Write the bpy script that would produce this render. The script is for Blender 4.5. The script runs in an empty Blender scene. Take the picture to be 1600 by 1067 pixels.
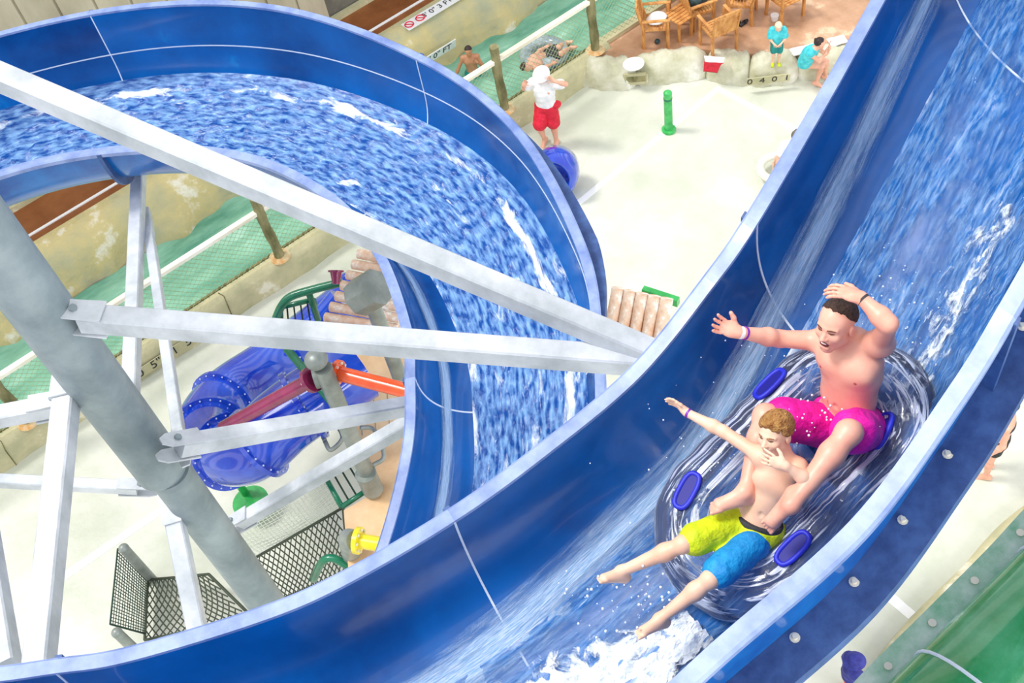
import bpy, bmesh, math, random
import numpy as np
from mathutils import Vector, Matrix
random.seed(7)
rng = np.random.default_rng(7)
C = bpy.context.scene
col = C.collection

# ---------------------------------------------------------------- camera
CAM_H = 14.2
R_CAM = np.array([[0.76955853, 0.56579179, -0.29607316],
                  [-0.62446884, 0.56986287, -0.53413012],
                  [-0.13348534, 0.59593285, 0.79186218]])
FPX = 1750.0
cam_d = bpy.data.cameras.new('camera')
cam_d.sensor_width = 36.0
cam_d.lens = FPX / 1600 * 36
cam_d.clip_end = 200
cam_o = bpy.data.objects.new('camera', cam_d)
col.objects.link(cam_o)
m4 = Matrix.Identity(4)
for i in range(3):
    for j in range(3):
        m4[i][j] = R_CAM[i, j]
m4.translation = Vector((0, 0, CAM_H))
cam_o.matrix_world = m4
C.camera = cam_o

def P(x, y, z):
    """world point at height z seen at photo position (x, y)"""
    d = R_CAM @ np.array([x - 800.0, 533.5 - y, -FPX])
    t = (z - CAM_H) / d[2]
    return np.array([0, 0, CAM_H]) + d * t

# ---------------------------------------------------------------- light
C.view_settings.view_transform = 'Standard'
C.view_settings.look = 'None'
C.view_settings.gamma = 1
C.view_settings.exposure = 0.4
w = bpy.data.worlds.new('world'); C.world = w; w.use_nodes = True
nt = w.node_tree; nt.nodes.clear()
out = nt.nodes.new('ShaderNodeOutputWorld'); bg = nt.nodes.new('ShaderNodeBackground')
tc = nt.nodes.new('ShaderNodeTexCoord'); mp = nt.nodes.new('ShaderNodeMapping')
mp.inputs['Scale'].default_value = (2.2, 2.2, 1.0)
wv = nt.nodes.new('ShaderNodeTexWave'); wv.inputs['Scale'].default_value = 1.3; wv.inputs['Distortion'].default_value = 1.0
cr_ = nt.nodes.new('ShaderNodeValToRGB')
cr_.color_ramp.elements[0].position = 0.35; cr_.color_ramp.elements[0].color = (0.62, 0.68, 0.78, 1)
cr_.color_ramp.elements[1].position = 0.6; cr_.color_ramp.elements[1].color = (1.5, 1.5, 1.5, 1)
nt.links.new(tc.outputs['Generated'], mp.inputs[0]); nt.links.new(mp.outputs[0], wv.inputs[0])
nt.links.new(wv.outputs['Fac'], cr_.inputs[0]); nt.links.new(cr_.outputs[0], bg.inputs[0])
bg.inputs['Strength'].default_value = 0.75
nt.links.new(bg.outputs[0], out.inputs[0])

sun_d = bpy.data.lights.new('sun', 'SUN'); sun_d.energy = 1.7; sun_d.angle = math.radians(12)
sun_d.color = (1.0, 0.97, 0.92)
sun_o = bpy.data.objects.new('sun', sun_d); col.objects.link(sun_o)
sun_o.rotation_euler = (math.radians(-22), math.radians(-20), 0)

def area(name, loc, target, sx, sy, power, colr=(1, 1, 1)):
    d = bpy.data.lights.new(name, 'AREA'); d.shape = 'RECTANGLE'; d.size = sx; d.size_y = sy; d.energy = power; d.color = colr
    o = bpy.data.objects.new(name, d); col.objects.link(o); o.location = loc
    o.rotation_euler = (Vector(target) - Vector(loc)).to_track_quat('-Z', 'Y').to_euler()
    return o
area('skylight_light', (-5, 9, 24), (1, 5, 8), 4, 14, 900)
area('window_light', (4, -16, 15), (2, 4, 8), 26, 7, 2600)

# ---------------------------------------------------------------- materials
def new_mat(name):
    m = bpy.data.materials.new(name); m.use_nodes = True
    return m, m.node_tree, m.node_tree.nodes['Principled BSDF']

def srgb(r, g, b):
    f = lambda c: (c / 255 / 12.92) if c / 255 <= 0.04045 else ((c / 255 + 0.055) / 1.055) ** 2.4
    return (f(r), f(g), f(b), 1)

def mat(name, c1, c2=None, rough=0.5, metal=0.0, scale=3.0, detail=6, bump=0.0, bscale=None, coat=0.0, lo=0.35, hi=0.65,
        stretch=(1, 1, 1), spec=None, c3=None):
    m, t, b = new_mat(name)
    N, L = t.nodes, t.links
    b.inputs['Roughness'].default_value = rough
    b.inputs['Metallic'].default_value = metal
    if coat: b.inputs['Coat Weight'].default_value = coat; b.inputs['Coat Roughness'].default_value = 0.06
    if spec is not None: b.inputs['Specular IOR Level'].default_value = spec
    tcn = N.new('ShaderNodeTexCoord'); mpn = N.new('ShaderNodeMapping'); mpn.inputs['Scale'].default_value = stretch
    L.new(tcn.outputs['Object'], mpn.inputs[0])
    if c2 is None:
        b.inputs['Base Color'].default_value = c1
    else:
        nz = N.new('ShaderNodeTexNoise'); nz.inputs['Scale'].default_value = scale; nz.inputs['Detail'].default_value = detail
        nz.inputs['Roughness'].default_value = 0.62
        rp = N.new('ShaderNodeValToRGB'); rp.color_ramp.elements[0].position = lo; rp.color_ramp.elements[1].position = hi
        rp.color_ramp.elements[0].color = c1; rp.color_ramp.elements[1].color = c2
        if c3:
            e = rp.color_ramp.elements.new((lo + hi) / 2 + (hi - lo) * .3); e.color = c3
        L.new(mpn.outputs[0], nz.inputs[0]); L.new(nz.outputs['Fac'], rp.inputs[0]); L.new(rp.outputs[0], b.inputs['Base Color'])
    if bump:
        nb = N.new('ShaderNodeTexNoise'); nb.inputs['Scale'].default_value = bscale or scale * 4; nb.inputs['Detail'].default_value = 5
        bp = N.new('ShaderNodeBump'); bp.inputs['Strength'].default_value = bump; bp.inputs['Distance'].default_value = 0.05
        L.new(mpn.outputs[0], nb.inputs[0]); L.new(nb.outputs['Fac'], bp.inputs['Height']); L.new(bp.outputs[0], b.inputs['Normal'])
    return m

M = {}
M['pool_floor'] = mat('pool_floor', srgb(191, 195, 177), srgb(213, 214, 201), 0.45, scale=0.8, bump=0.25, bscale=5)
M['lane'] = mat('lane_white', srgb(238, 238, 236), rough=0.4)
M['curb'] = mat('curb_concrete', srgb(168, 166, 130), srgb(224, 218, 196), 0.8, scale=1.6, bump=0.4, bscale=9, c3=srgb(196, 188, 150))
M['rock'] = mat('sculpted_rock', srgb(176, 174, 140), srgb(232, 230, 220), 0.85, scale=1.3, bump=0.6, bscale=6, c3=srgb(216, 214, 196))
M['rockwall'] = mat('rock_wall', srgb(172, 172, 142), srgb(230, 224, 204), 0.85, scale=1.2, bump=0.8, bscale=5, c3=srgb(206, 190, 134))
M['brown_deck'] = mat('brown_deck', srgb(116, 62, 24), srgb(150, 92, 50), 0.45, scale=1.2, bump=0.1, bscale=20)
M['tan_deck'] = mat('tan_deck', srgb(164, 122, 90), srgb(224, 190, 158), 0.35, scale=1.3, bump=0.1, bscale=20, c3=srgb(198, 156, 124))
M['river'] = mat('river_water', srgb(84, 146, 122), srgb(166, 210, 188), 0.08, scale=1.1, bump=0.35, bscale=7, c3=srgb(140, 192, 166), stretch=(0.5, 1.4, 1))
M['siding'] = mat('siding', srgb(168, 158, 134), srgb(200, 190, 166), 0.8, scale=1.5, stretch=(1, 1, .3))
M['dark_grey'] = mat('dark_grey', srgb(100, 96, 88), srgb(124, 118, 106), 0.8, scale=3)
M['galv'] = mat('galvanised_steel', srgb(176, 182, 186), srgb(222, 225, 230), 0.42, metal=0.2, scale=2.2, bump=0.05, bscale=30)
M['galv_dark'] = mat('galvanised_pipe', srgb(120, 134, 138), srgb(156, 168, 170), 0.5, metal=0.2, scale=2.0, bump=0.04, bscale=25)
M['white'] = mat('white_paint', srgb(240, 240, 240), rough=0.4)
M['black'] = mat('black_paint', srgb(30, 30, 34), rough=0.5)
M['blue_in'] = mat('slide_gelcoat_blue', srgb(0, 52, 118), srgb(0, 138, 208), 0.24, scale=0.9, coat=.3, c3=srgb(0, 98, 180), lo=.3, hi=.75)
M['blue_lip'] = mat('slide_lip_blue', srgb(98, 120, 174), srgb(144, 162, 208), 0.35, scale=4, coat=.2)
M['blue_out'] = mat('slide_shell_blue', srgb(0, 70, 150), srgb(10, 112, 190), 0.3, scale=2, coat=.4)
M['blue_flange'] = mat('slide_flange_blue', srgb(34, 62, 116), srgb(60, 92, 148), 0.55, scale=8)
M['seam'] = mat('seam_sealant', srgb(214, 224, 236), rough=0.4)
M['bolt'] = mat('bolt_steel', srgb(222, 216, 200), rough=0.35, metal=0.3)
M['log'] = mat('weathered_log', srgb(92, 92, 56), srgb(160, 152, 110), 0.85, scale=5, stretch=(1, 1, .4))
M['net'] = mat('net_cord', srgb(150, 168, 128), rough=0.8)

# ---------------------------------------------------------------- mesh helpers
ORG = {}
def props(o, label=None, cat=None, group=None, kind=None):
    if label: o['label'] = label
    if cat: o['category'] = cat
    if group: o['group'] = group
    if kind: o['kind'] = kind
    return o

def nrm(v):
    v = np.asarray(v, float); n = np.linalg.norm(v)
    return v / n if n > 1e-9 else v

def frame(d, up=(0, 0, 1)):
    d = nrm(d); up = np.asarray(up, float)
    if abs(d @ nrm(up)) > 0.97: up = np.array([0, 1.0, 0])
    s = nrm(np.cross(d, up)); u = np.cross(s, d)
    return d, s, u

def spline(pts, n):
    pts = np.asarray(pts, float); m = len(pts); o = []
    for i in range(m - 1):
        p1, p2 = pts[i], pts[i + 1]
        p0 = pts[i - 1] if i else 2 * p1 - p2
        p3 = pts[i + 2] if i < m - 2 else 2 * p2 - p1
        for k in range(n):
            t = k / n
            o.append(.5 * ((2 * p1) + (-p0 + p2) * t + (2 * p0 - 5 * p1 + 4 * p2 - p3) * t * t + (-p0 + 3 * p1 - 3 * p2 + p3) * t ** 3))
    o.append(pts[-1])
    return np.array(o)

class MB:
    def __init__(s): s.v = []; s.f = []
    def add(s, vs, fs):
        k = len(s.v); s.v += [tuple(map(float, p)) for p in vs]; s.f += [tuple(i + k for i in f) for f in fs]; return s
    def grid(s, G, cu=False, cv=False):
        G = np.asarray(G, float); a, b = G.shape[:2]
        fs = []
        for i in range(a if cu else a - 1):
            for j in range(b if cv else b - 1):
                i2 = (i + 1) % a; j2 = (j + 1) % b
                fs.append((i * b + j, i * b + j2, i2 * b + j2, i2 * b + j))
        return s.add(G.reshape(-1, 3), fs)
    def sweep(s, loops, cap=True):
        G = np.asarray(loops, float); a, b = G.shape[:2]
        k = len(s.v); s.grid(G, cv=True)
        if cap:
            s.f.append(tuple(k + j for j in range(b))[::-1]); s.f.append(tuple(k + (a - 1) * b + j for j in range(b)))
        return s
    def tube(s, pts, r, n=10, cap=True, up=(0, 0, 1)):
        pts = np.asarray(pts, float); m = len(pts); r = [r] * m if np.isscalar(r) else r
        L = []; ps = None
        for i in range(m):
            d = nrm(pts[min(i + 1, m - 1)] - pts[max(i - 1, 0)])
            if ps is None: _, sd, u = frame(d, up)
            else:
                sd = nrm(ps - (ps @ d) * d); u = np.cross(sd, d)
            ps = sd
            L.append([pts[i] + r[i] * (math.cos(a) * sd + math.sin(a) * u) for a in np.arange(n) * 2 * math.pi / n])
        return s.sweep(L, cap)
    def beam(s, a, b, w, h=None, up=(0, 0, 1), bev=0.12):
        h = h or w; a = np.asarray(a, float); b = np.asarray(b, float); d, sd, u = frame(b - a, up)
        q = bev; c = [(-1, -1 + q), (-1, 1 - q), (-1 + q, 1), (1 - q, 1), (1, 1 - q), (1, -1 + q), (1 - q, -1), (-1 + q, -1)]
        return s.sweep([[p + x * w / 2 * sd + y * h / 2 * u for x, y in c] for p in (a, b)])
    def box(s, c, size, rz=0, tilt=None):
        c = np.asarray(c, float); hx, hy, hz = [q / 2 for q in size]; ca, sa = math.cos(rz), math.sin(rz)
        vs = []
        for z in (-hz, hz):
            for x, y in ((-hx, -hy), (hx, -hy), (hx, hy), (-hx, hy)):
                p = np.array([x, y, z])
                if tilt is not None: p = tilt @ p
                vs.append(c + [p[0] * ca - p[1] * sa, p[0] * sa + p[1] * ca, p[2]])
        return s.add(vs, [(0, 3, 2, 1), (4, 5, 6, 7), (0, 1, 5, 4), (1, 2, 6, 5), (2, 3, 7, 6), (3, 0, 4, 7)])
    def prism(s, poly, z0, z1):
        n = len(poly)
        vs = [(p[0], p[1], z0) for p in poly] + [(p[0], p[1], z1) for p in poly]
        return s.add(vs, [tuple(range(n))[::-1], tuple(range(n, 2 * n))] + [(i, (i + 1) % n, n + (i + 1) % n, n + i) for i in range(n)])
    def disc(s, c, d, r, h, n=14):
        c = np.asarray(c, float); d = nrm(d)
        return s.tube([c, c + d * h], r, n)
    def ball(s, c, r, n=10, sc=(1, 1, 1), M3=None):
        c = np.asarray(c, float); G = []
        for i in range(n + 1):
            t = math.pi * i / n; row = []
            for j in range(2 * n):
                a = math.pi * j / n
                p = np.array([math.sin(t) * math.cos(a) * sc[0], math.sin(t) * math.sin(a) * sc[1], math.cos(t) * sc[2]]) * r
                if M3 is not None: p = M3 @ p
                row.append(c + p)
            G.append(row)
        return s.grid(G, cv=True)
    def build(s, name, m, parent=None, origin=None, smooth=False, sharp=None):
        V = np.array(s.v)
        if origin is None:
            lo, hi = V.min(0), V.max(0); origin = np.array([(lo[0] + hi[0]) / 2, (lo[1] + hi[1]) / 2, lo[2]])
        origin = np.asarray(origin, float)
        me = bpy.data.meshes.new(name); me.from_pydata([tuple(p) for p in V - origin], [], s.f)
        bm = bmesh.new(); bm.from_mesh(me); bmesh.ops.remove_doubles(bm, verts=bm.verts, dist=1e-5)
        bmesh.ops.recalc_face_normals(bm, faces=bm.faces); bm.to_mesh(me); bm.free()
        me.materials.append(M[m] if isinstance(m, str) else m)
        if smooth:
            me.polygons.foreach_set('use_smooth', [True] * len(me.polygons))
            if sharp: me.set_sharp_from_angle(angle=math.radians(sharp))
        o = bpy.data.objects.new(name, me); col.objects.link(o); ORG[o.name] = origin
        if parent:
            o.parent = parent; o.location = tuple(origin - ORG[parent.name])
        else: o.location = tuple(origin)
        return o

def empty(name, loc, label=None, cat=None, group=None, kind=None):
    o = bpy.data.objects.new(name, None); col.objects.link(o); o.location = tuple(map(float, loc)); ORG[o.name] = np.asarray(loc, float)
    o.empty_display_size = .2
    return props(o, label, cat, group, kind)

#@@SDF
# ---------------------------------------------------------------- implicit-surface modeller (bodies, vinyl tube)
class Sdf:
    def __init__(s): s.pr = []
    def cone(s, a, b, ra, rb, k=.02, op=1):
        a = np.asarray(a, float); b = np.asarray(b, float); R_ = max(ra, rb)
        s.pr.append(('c', (a, b, ra, rb), k, op, np.minimum(a, b) - R_, np.maximum(a, b) + R_)); return s
    def ell(s, c, r, M3=None, k=.02, op=1):
        c = np.asarray(c, float); r = np.asarray(r, float); M3 = np.eye(3) if M3 is None else np.asarray(M3)
        e = np.sqrt(((M3 * r) ** 2).sum(1))
        s.pr.append(('e', (c, r, M3), k, op, c - e, c + e)); return s
    def fn(s, f, lo, hi, k=.02, op=1):
        s.pr.append(('f', (f,), k, op, np.asarray(lo, float), np.asarray(hi, float))); return s
    def mesh(s, h):
        lo = np.min([p[4] for p in s.pr if p[3] > 0], 0) - 3 * h; hi = np.max([p[5] for p in s.pr if p[3] > 0], 0) + 3 * h
        n = np.ceil((hi - lo) / h).astype(int) + 1
        F = np.full(n, 1.0, np.float32)
        for ty, a, k, op, pl, ph in s.pr:
            mg = k + 3 * h
            i0 = np.clip(np.floor((pl - mg - lo) / h).astype(int), 0, n - 1); i1 = np.clip(np.ceil((ph + mg - lo) / h).astype(int) + 1, 1, n)
            if (i1 <= i0).any(): continue
            ax = [lo[q] + h * np.arange(i0[q], i1[q]) for q in range(3)]
            X = ax[0][:, None, None]; Y = ax[1][None, :, None]; Z = ax[2][None, None, :]
            if ty == 'c':
                A, B, ra, rb = a; ba = B - A; l2 = ba @ ba + 1e-12
                px, py, pz = X - A[0], Y - A[1], Z - A[2]
                t = np.clip((px * ba[0] + py * ba[1] + pz * ba[2]) / l2, 0, 1)
                d = np.sqrt((px - t * ba[0]) ** 2 + (py - t * ba[1]) ** 2 + (pz - t * ba[2]) ** 2) - (ra + (rb - ra) * t)
            elif ty == 'e':
                c, r, M3 = a
                px, py, pz = X - c[0], Y - c[1], Z - c[2]
                q = [(px * M3[0, j] + py * M3[1, j] + pz * M3[2, j]) / r[j] for j in range(3)]
                k0 = np.sqrt(q[0] ** 2 + q[1] ** 2 + q[2] ** 2); k1 = np.sqrt((q[0] / r[0]) ** 2 + (q[1] / r[1]) ** 2 + (q[2] / r[2]) ** 2) + 1e-9
                d = k0 * (k0 - 1) / k1
            else: d = a[0](X, Y, Z)
            sl = tuple(slice(i0[q], i1[q]) for q in range(3)); O = F[sl]; d = d.astype(np.float32)
            if op > 0:
                hh = np.maximum(k - np.abs(O - d), 0) / k; F[sl] = np.minimum(O, d) - hh * hh * k * .25
            else:
                d = -d; hh = np.maximum(k - np.abs(O - d), 0) / k; F[sl] = np.maximum(O, d) + hh * hh * k * .25
        return nets(F, lo, h)

def nets(F, lo, h):
    S = F < 0; nx, ny, nz = F.shape
    c = S[:-1, :-1, :-1].astype(np.int8)
    acc = np.zeros((nx - 1, ny - 1, nz - 1), np.int8)
    for dx in (0, 1):
        for dy in (0, 1):
            for dz in (0, 1): acc += S[dx:nx - 1 + dx, dy:ny - 1 + dy, dz:nz - 1 + dz]
    act = (acc > 0) & (acc < 8)
    I = np.argwhere(act); idx = np.full(act.shape, -1, np.int32); idx[act] = np.arange(len(I))
    cr = [(dx, dy, dz) for dx in (0, 1) for dy in (0, 1) for dz in (0, 1)]
    sm = np.zeros((len(I), 3)); ct = np.zeros(len(I))
    for a in cr:
        for ax in range(3):
            if a[ax]: continue
            b = list(a); b[ax] = 1
            fa = F[I[:, 0] + a[0], I[:, 1] + a[1], I[:, 2] + a[2]]; fb = F[I[:, 0] + b[0], I[:, 1] + b[1], I[:, 2] + b[2]]
            ms = (fa < 0) != (fb < 0); t = np.where(ms, fa / np.where(ms, fa - fb, 1), 0)
            p = np.zeros((len(I), 3)) + a; p[:, ax] += t
            sm += p * ms[:, None]; ct += ms
    V = lo + h * (I + sm / ct[:, None])
    fs = []
    for ax in range(3):
        o1, o2 = (ax + 1) % 3, (ax + 2) % 3
        sl0 = [slice(None)] * 3; sl1 = [slice(None)] * 3; sl0[ax] = slice(0, -1); sl1[ax] = slice(1, None)
        E = S[tuple(sl0)] != S[tuple(sl1)]
        for q in (o1, o2):
            z = [slice(None)] * 3; z[q] = 0; E[tuple(z)] = False; z[q] = -1; E[tuple(z)] = False
        K_ = np.argwhere(E)
        u1 = np.zeros(3, int); u1[o1] = 1; u2 = np.zeros(3, int); u2[o2] = 1
        g = lambda k: idx[k[:, 0], k[:, 1], k[:, 2]]
        q = np.stack([g(K_ - u1 - u2), g(K_ - u2), g(K_), g(K_ - u1)], 1)
        fl = S[K_[:, 0], K_[:, 1], K_[:, 2]]
        q[~fl] = q[~fl][:, ::-1]
        fs.append(q)
    return V, np.vstack(fs)

def raw_obj(name, V, Fc, m, parent=None, origin=None, sm=2):
    V = np.asarray(V, float)
    if sm:                                        # light smoothing of the lattice
        e = np.vstack([Fc[:, [0, 1]], Fc[:, [1, 2]], Fc[:, [2, 3]], Fc[:, [3, 0]]])
        for lam in ([.5, -.52] * sm):
            A_ = np.zeros_like(V); n = np.zeros(len(V))
            for a_, b_ in ((0, 1), (1, 0)):
                for q in range(3): A_[:, q] += np.bincount(e[:, a_], V[e[:, b_], q], len(V))
                n += np.bincount(e[:, a_], minlength=len(V))
            V = V + lam * (A_ / np.maximum(n, 1)[:, None] - V)
    if origin is None: origin = np.array([V[:, 0].mean(), V[:, 1].mean(), V[:, 2].min()])
    origin = np.asarray(origin, float)
    me = bpy.data.meshes.new(name); W = V - origin
    me.vertices.add(len(W)); me.vertices.foreach_set('co', W.astype(np.float32).ravel())
    k = Fc.shape[1]; me.loops.add(len(Fc) * k); me.loops.foreach_set('vertex_index', Fc.astype(np.int32).ravel())
    me.polygons.add(len(Fc)); me.polygons.foreach_set('loop_start', np.arange(0, len(Fc) * k, k, dtype=np.int32))
    me.update(calc_edges=True); me.validate()
    me.polygons.foreach_set('use_smooth', [True] * len(me.polygons))
    me.materials.append(M[m] if isinstance(m, str) else m)
    o = bpy.data.objects.new(name, me); col.objects.link(o); ORG[o.name] = origin
    if parent: o.parent = parent; o.location = tuple(origin - ORG[parent.name])
    else: o.location = tuple(origin)
    return o

def basis(f, u):
    """columns: right, forward, up"""
    f = nrm(f); r = nrm(np.cross(f, u)); return np.stack([r, f, np.cross(r, f)], 1)

def head_sdf(S, c, B, s, laugh=0.0, neck=None):
    T = lambda x, y, z: c + B @ (np.array([x, y, z]) * s)
    S.ell(T(0, -.06, .16), np.array([.325, .40, .335]) * s, B, k=.05 * s)
    S.ell(T(0, .08, -.08), np.array([.265, .30, .35]) * s, B, k=.12 * s)
    for g in (-1, 1):
        S.cone(T(.19 * g, .03, -.24), T(.05 * g, .22, -.41), .09 * s, .075 * s, k=.12 * s)
        S.ell(T(.165 * g, .25, -.09), np.array([.09, .08, .08]) * s, B, k=.08 * s)
        S.cone(T(.05 * g, .34, .10), T(.19 * g, .28, .10), .035 * s, .03 * s, k=.06 * s)
        S.ell(T(.335 * g, -.03, -.02), np.array([.035, .085, .125]) * s, B, k=.03 * s)
    S.ell(T(0, .25, -.41), np.array([.09, .08, .07]) * s, B, k=.08 * s)
    for g in (-1, 1): S.ell(T(.125 * g, .385, .035), np.array([.065, .05, .035]) * s, B, k=.05 * s, op=-1)
    S.cone(T(0, .34, .05), T(0, .43, -.10), .03 * s, .05 * s, k=.04 * s)
    for g in (-1, 1): S.ell(T(.05 * g, .39, -.11), np.array([.035, .04, .03]) * s, B, k=.03 * s)
    S.cone(T(-.08, .335, -.205), T(.08, .335, -.205), .032 * s, .032 * s, k=.03 * s)
    S.cone(T(-.07, .325, -.29 - .04 * laugh), T(.07, .325, -.29 - .04 * laugh), .035 * s, .035 * s, k=.03 * s)
    if laugh: S.ell(T(0, .39, -.25), np.array([.10, .09, .03 + .02 * laugh]) * s, B, k=.02 * s, op=-1)
    if neck is not None: S.cone(T(0, -.08, -.22), neck, .235 * s, .27 * s, k=.1 * s)

def hand_sdf(S, w, tip, n, s, side=1, curl=.35, spread=.12, thumb=1.0):
    """w wrist, tip towards the finger tips, n palm normal (the side the fingers curl to)"""
    d = nrm(np.asarray(tip) - w); n = nrm(n - (n @ d) * d); x = np.cross(d, n) * side
    B = np.stack([x, d, n], 1)
    S.ell(w + d * .048 * s, np.array([.042, .056, .017]) * s, B, k=.02 * s)
    S.cone(w, w + d * .03 * s, .026 * s, .026 * s, k=.02 * s)
    for q, (ox, ln) in enumerate(((-.033, .062), (-.012, .082), (.011, .088), (.033, .078))):
        fd = nrm(d + x * ox / .033 * spread); p = w + d * .088 * s + x * ox * s; r = .0088 * s
        ang = curl * (.5 + .15 * q)
        for sg, fr in enumerate((.42, .32, .26)):
            dd = nrm(fd * math.cos(ang) + n * math.sin(ang)); p2 = p + dd * ln * fr * s
            S.cone(p, p2, r, r * .93, k=.007 * s); p = p2; r *= .93; ang += curl
    p = w + d * .03 * s + x * .034 * s
    for sg, (ln, a) in enumerate(((.036, .75), (.032, .55))):
        dd = nrm(d * math.cos(a * thumb) + x * math.sin(a * thumb) + n * .35); p2 = p + dd * ln * s
        S.cone(p, p2, .0125 * s, .0105 * s, k=.01 * s); p = p2

def foot_sdf(S, an, toe, s, up=None, toes=True):
    an = np.asarray(an, float); toe = np.asarray(toe, float); d = nrm(toe - an)
    up = nrm(np.array([0, 0, 1.]) if up is None else up); up = nrm(up - (up @ d) * d); x = np.cross(d, up)
    heel = an - up * .045 * s - d * .035 * s
    S.cone(an, heel, .036 * s, .032 * s, k=.03 * s)
    ball = heel + d * .17 * s - up * .006 * s
    S.cone(an + d * .02 * s - up * .01 * s, ball + up * .008 * s, .036 * s, .022 * s, k=.03 * s)
    S.cone(heel, ball + x * .018 * s, .03 * s, .02 * s, k=.03 * s); S.cone(heel, ball - x * .02 * s, .03 * s, .019 * s, k=.03 * s)
    if toes:
        for q in range(5):
            o = (q - 2) * .0155 * s; L_ = (.05, .047, .043, .037, .03)[q] * s
            r = (.0125, .0095, .009, .0085, .008)[q] * s
            S.cone(ball + x * o - up * .006 * s, ball + x * o * 1.08 + d * L_ - up * .01 * s, r, r * .9, k=.006 * s)

def figure(name, J, s, face, up, skin, label, cat='person', group=None, h=.006, male=True, belly=0., laugh=0., hs=None, palms=None, curl=.3, footup=None, feet=True, hands=True, bulk=1.0, hang=None):
    J = {k: np.asarray(v, float) for k, v in J.items()}
    S = Sdf(); b = s * bulk
    side = nrm(J['shR'] - J['shL']); upv = nrm(J['neck'] - J['pel']); side = nrm(side - (side @ upv) * upv); fw = np.cross(upv, side)
    if hang is not None and fw @ hang < 0: fw = -fw
    B = np.stack([side, fw, upv], 1)
    hs = hs or .235 * s
    HB = basis(face, up)
    shw = np.linalg.norm(J['shR'] - J['shL'])
    mid = (J['pel'] + J['chest']) / 2
    S.ell(J['chest'], np.array([shw * .48, .112 * b, .17 * s]), B, k=.04)
    S.ell((J['chest'] + J['neck']) / 2 + upv * .01 * s, np.array([shw * .46, .09 * b, .09 * s]), B, k=.05)
    S.ell(mid, np.array([.142 * b, (.105 + belly) * b, .17 * s]), B, k=.05)
    S.ell(J['pel'], np.array([.155 * b, .11 * b, .12 * s]), B, k=.05)
    if male:
        for g in (-1, 1): S.ell(J['chest'] + side * g * .075 * s + fw * .062 * s + upv * .05 * s, np.array([.08, .05, .06]) * s, B, k=.05)
    for g in 'RL':
        S.cone(J['neck'] - upv * .01 * s, J['sh' + g] + upv * .005 * s, .052 * s, .05 * s, k=.05)
        S.ell(J['sh' + g], np.array([.062, .06, .062]) * b, B, k=.04)
        S.cone(J['sh' + g], J['el' + g], .051 * b, .040 * b, k=.03)
        f1 = J['el' + g] * .72 + J['wr' + g] * .28
        S.cone(J['el' + g], f1, .040 * b, .043 * b, k=.02); S.cone(f1, J['wr' + g], .043 * b, .027 * s, k=.02)
        if hands:
            pn = (palms or {}).get(g, fw); hand_sdf(S, J['wr' + g], J['ha' + g], np.asarray(pn, float), s, side=(1 if g == 'R' else -1), curl=curl)
        else: S.cone(J['wr' + g], J['ha' + g], .027 * s, .022 * s, k=.02)
        S.cone(J['hip' + g], J['kn' + g], .088 * b, .058 * b, k=.04)
        ax = nrm(J['an' + g] - J['kn' + g]); calf = nrm(np.cross(ax, side)); c1 = J['kn' + g] * .7 + J['an' + g] * .3
        S.ell(J['kn' + g], np.array([.058, .058, .058]) * b, B, k=.02)
        S.cone(J['kn' + g], c1, .053 * b, .056 * b, k=.02); S.cone(c1, J['an' + g], .056 * b, .035 * s, k=.03)
        if feet: foot_sdf(S, J['an' + g], J['to' + g], s, up=(footup or {}).get(g), toes=h < .0075)
    head_sdf(S, J['head'], HB, hs, laugh=laugh, neck=J['neck'])
    if male and h < .0075:
        nv = J['pel'] * .55 + J['chest'] * .45 + fw * (.108 + belly) * b
        S.ell(nv, np.array([.012, .012, .016]) * s, B, k=.015, op=-1)
    V, Fc = S.mesh(h)
    root = empty(name, [J['pel'][0], J['pel'][1], V[:, 2].min()], label, cat, group)
    raw_obj('body', V, Fc, skin, root)
    return dict(root=root, J=J, B=B, HB=HB, hs=hs, s=s, fw=fw, side=side, up=upv, b=b, h=h)

def hair(fg, m, cut_y=.16, cut_z=.12, thick=.03, name='hair', crop=0.0, h=None, low=-.15, bun=None):
    S = Sdf(); c = fg['J']['head']; B = fg['HB']; s = fg['hs']
    T = lambda x, y, z: c + B @ (np.array([x, y, z]) * s)
    S.ell(T(0, -.06, .17), (np.array([.325, .40, .335]) + thick) * s, B, k=.02)
    f_ = B[:, 1]; u_ = B[:, 2]
    def cut(X, Y, Z):
        lx = ((X - c[0]) * f_[0] + (Y - c[1]) * f_[1] + (Z - c[2]) * f_[2]) / s
        lz = ((X - c[0]) * u_[0] + (Y - c[1]) * u_[1] + (Z - c[2]) * u_[2]) / s
        # keep everything behind a line rising from the nape over the ear to the hairline
        d1 = (lz - (low + (lx + .3) * 1.0)); d2 = lz - cut_z
        wob = .03 * np.sin(X * 160 + Z * 90) * np.cos(Y * 140)
        keep = np.minimum(np.where(lx > cut_y - .16, d2, 9), d1)
        return -(keep + wob) * s
    lo_, hi_ = c - .9 * s, c + .9 * s
    # subtract region outside the kept part
    S.fn(lambda X, Y, Z: -cut(X, Y, Z), lo_, hi_, k=.01, op=-1)
    if bun is not None: S.ell(T(*bun), np.array([.13, .12, .12]) * s, B, k=.02)
    V, Fc = S.mesh(h or fg['h'] * .8)
    V = V + rng.normal(0, .0012, V.shape)
    return raw_obj(name, V, Fc, m, fg['root'], sm=1)

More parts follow.
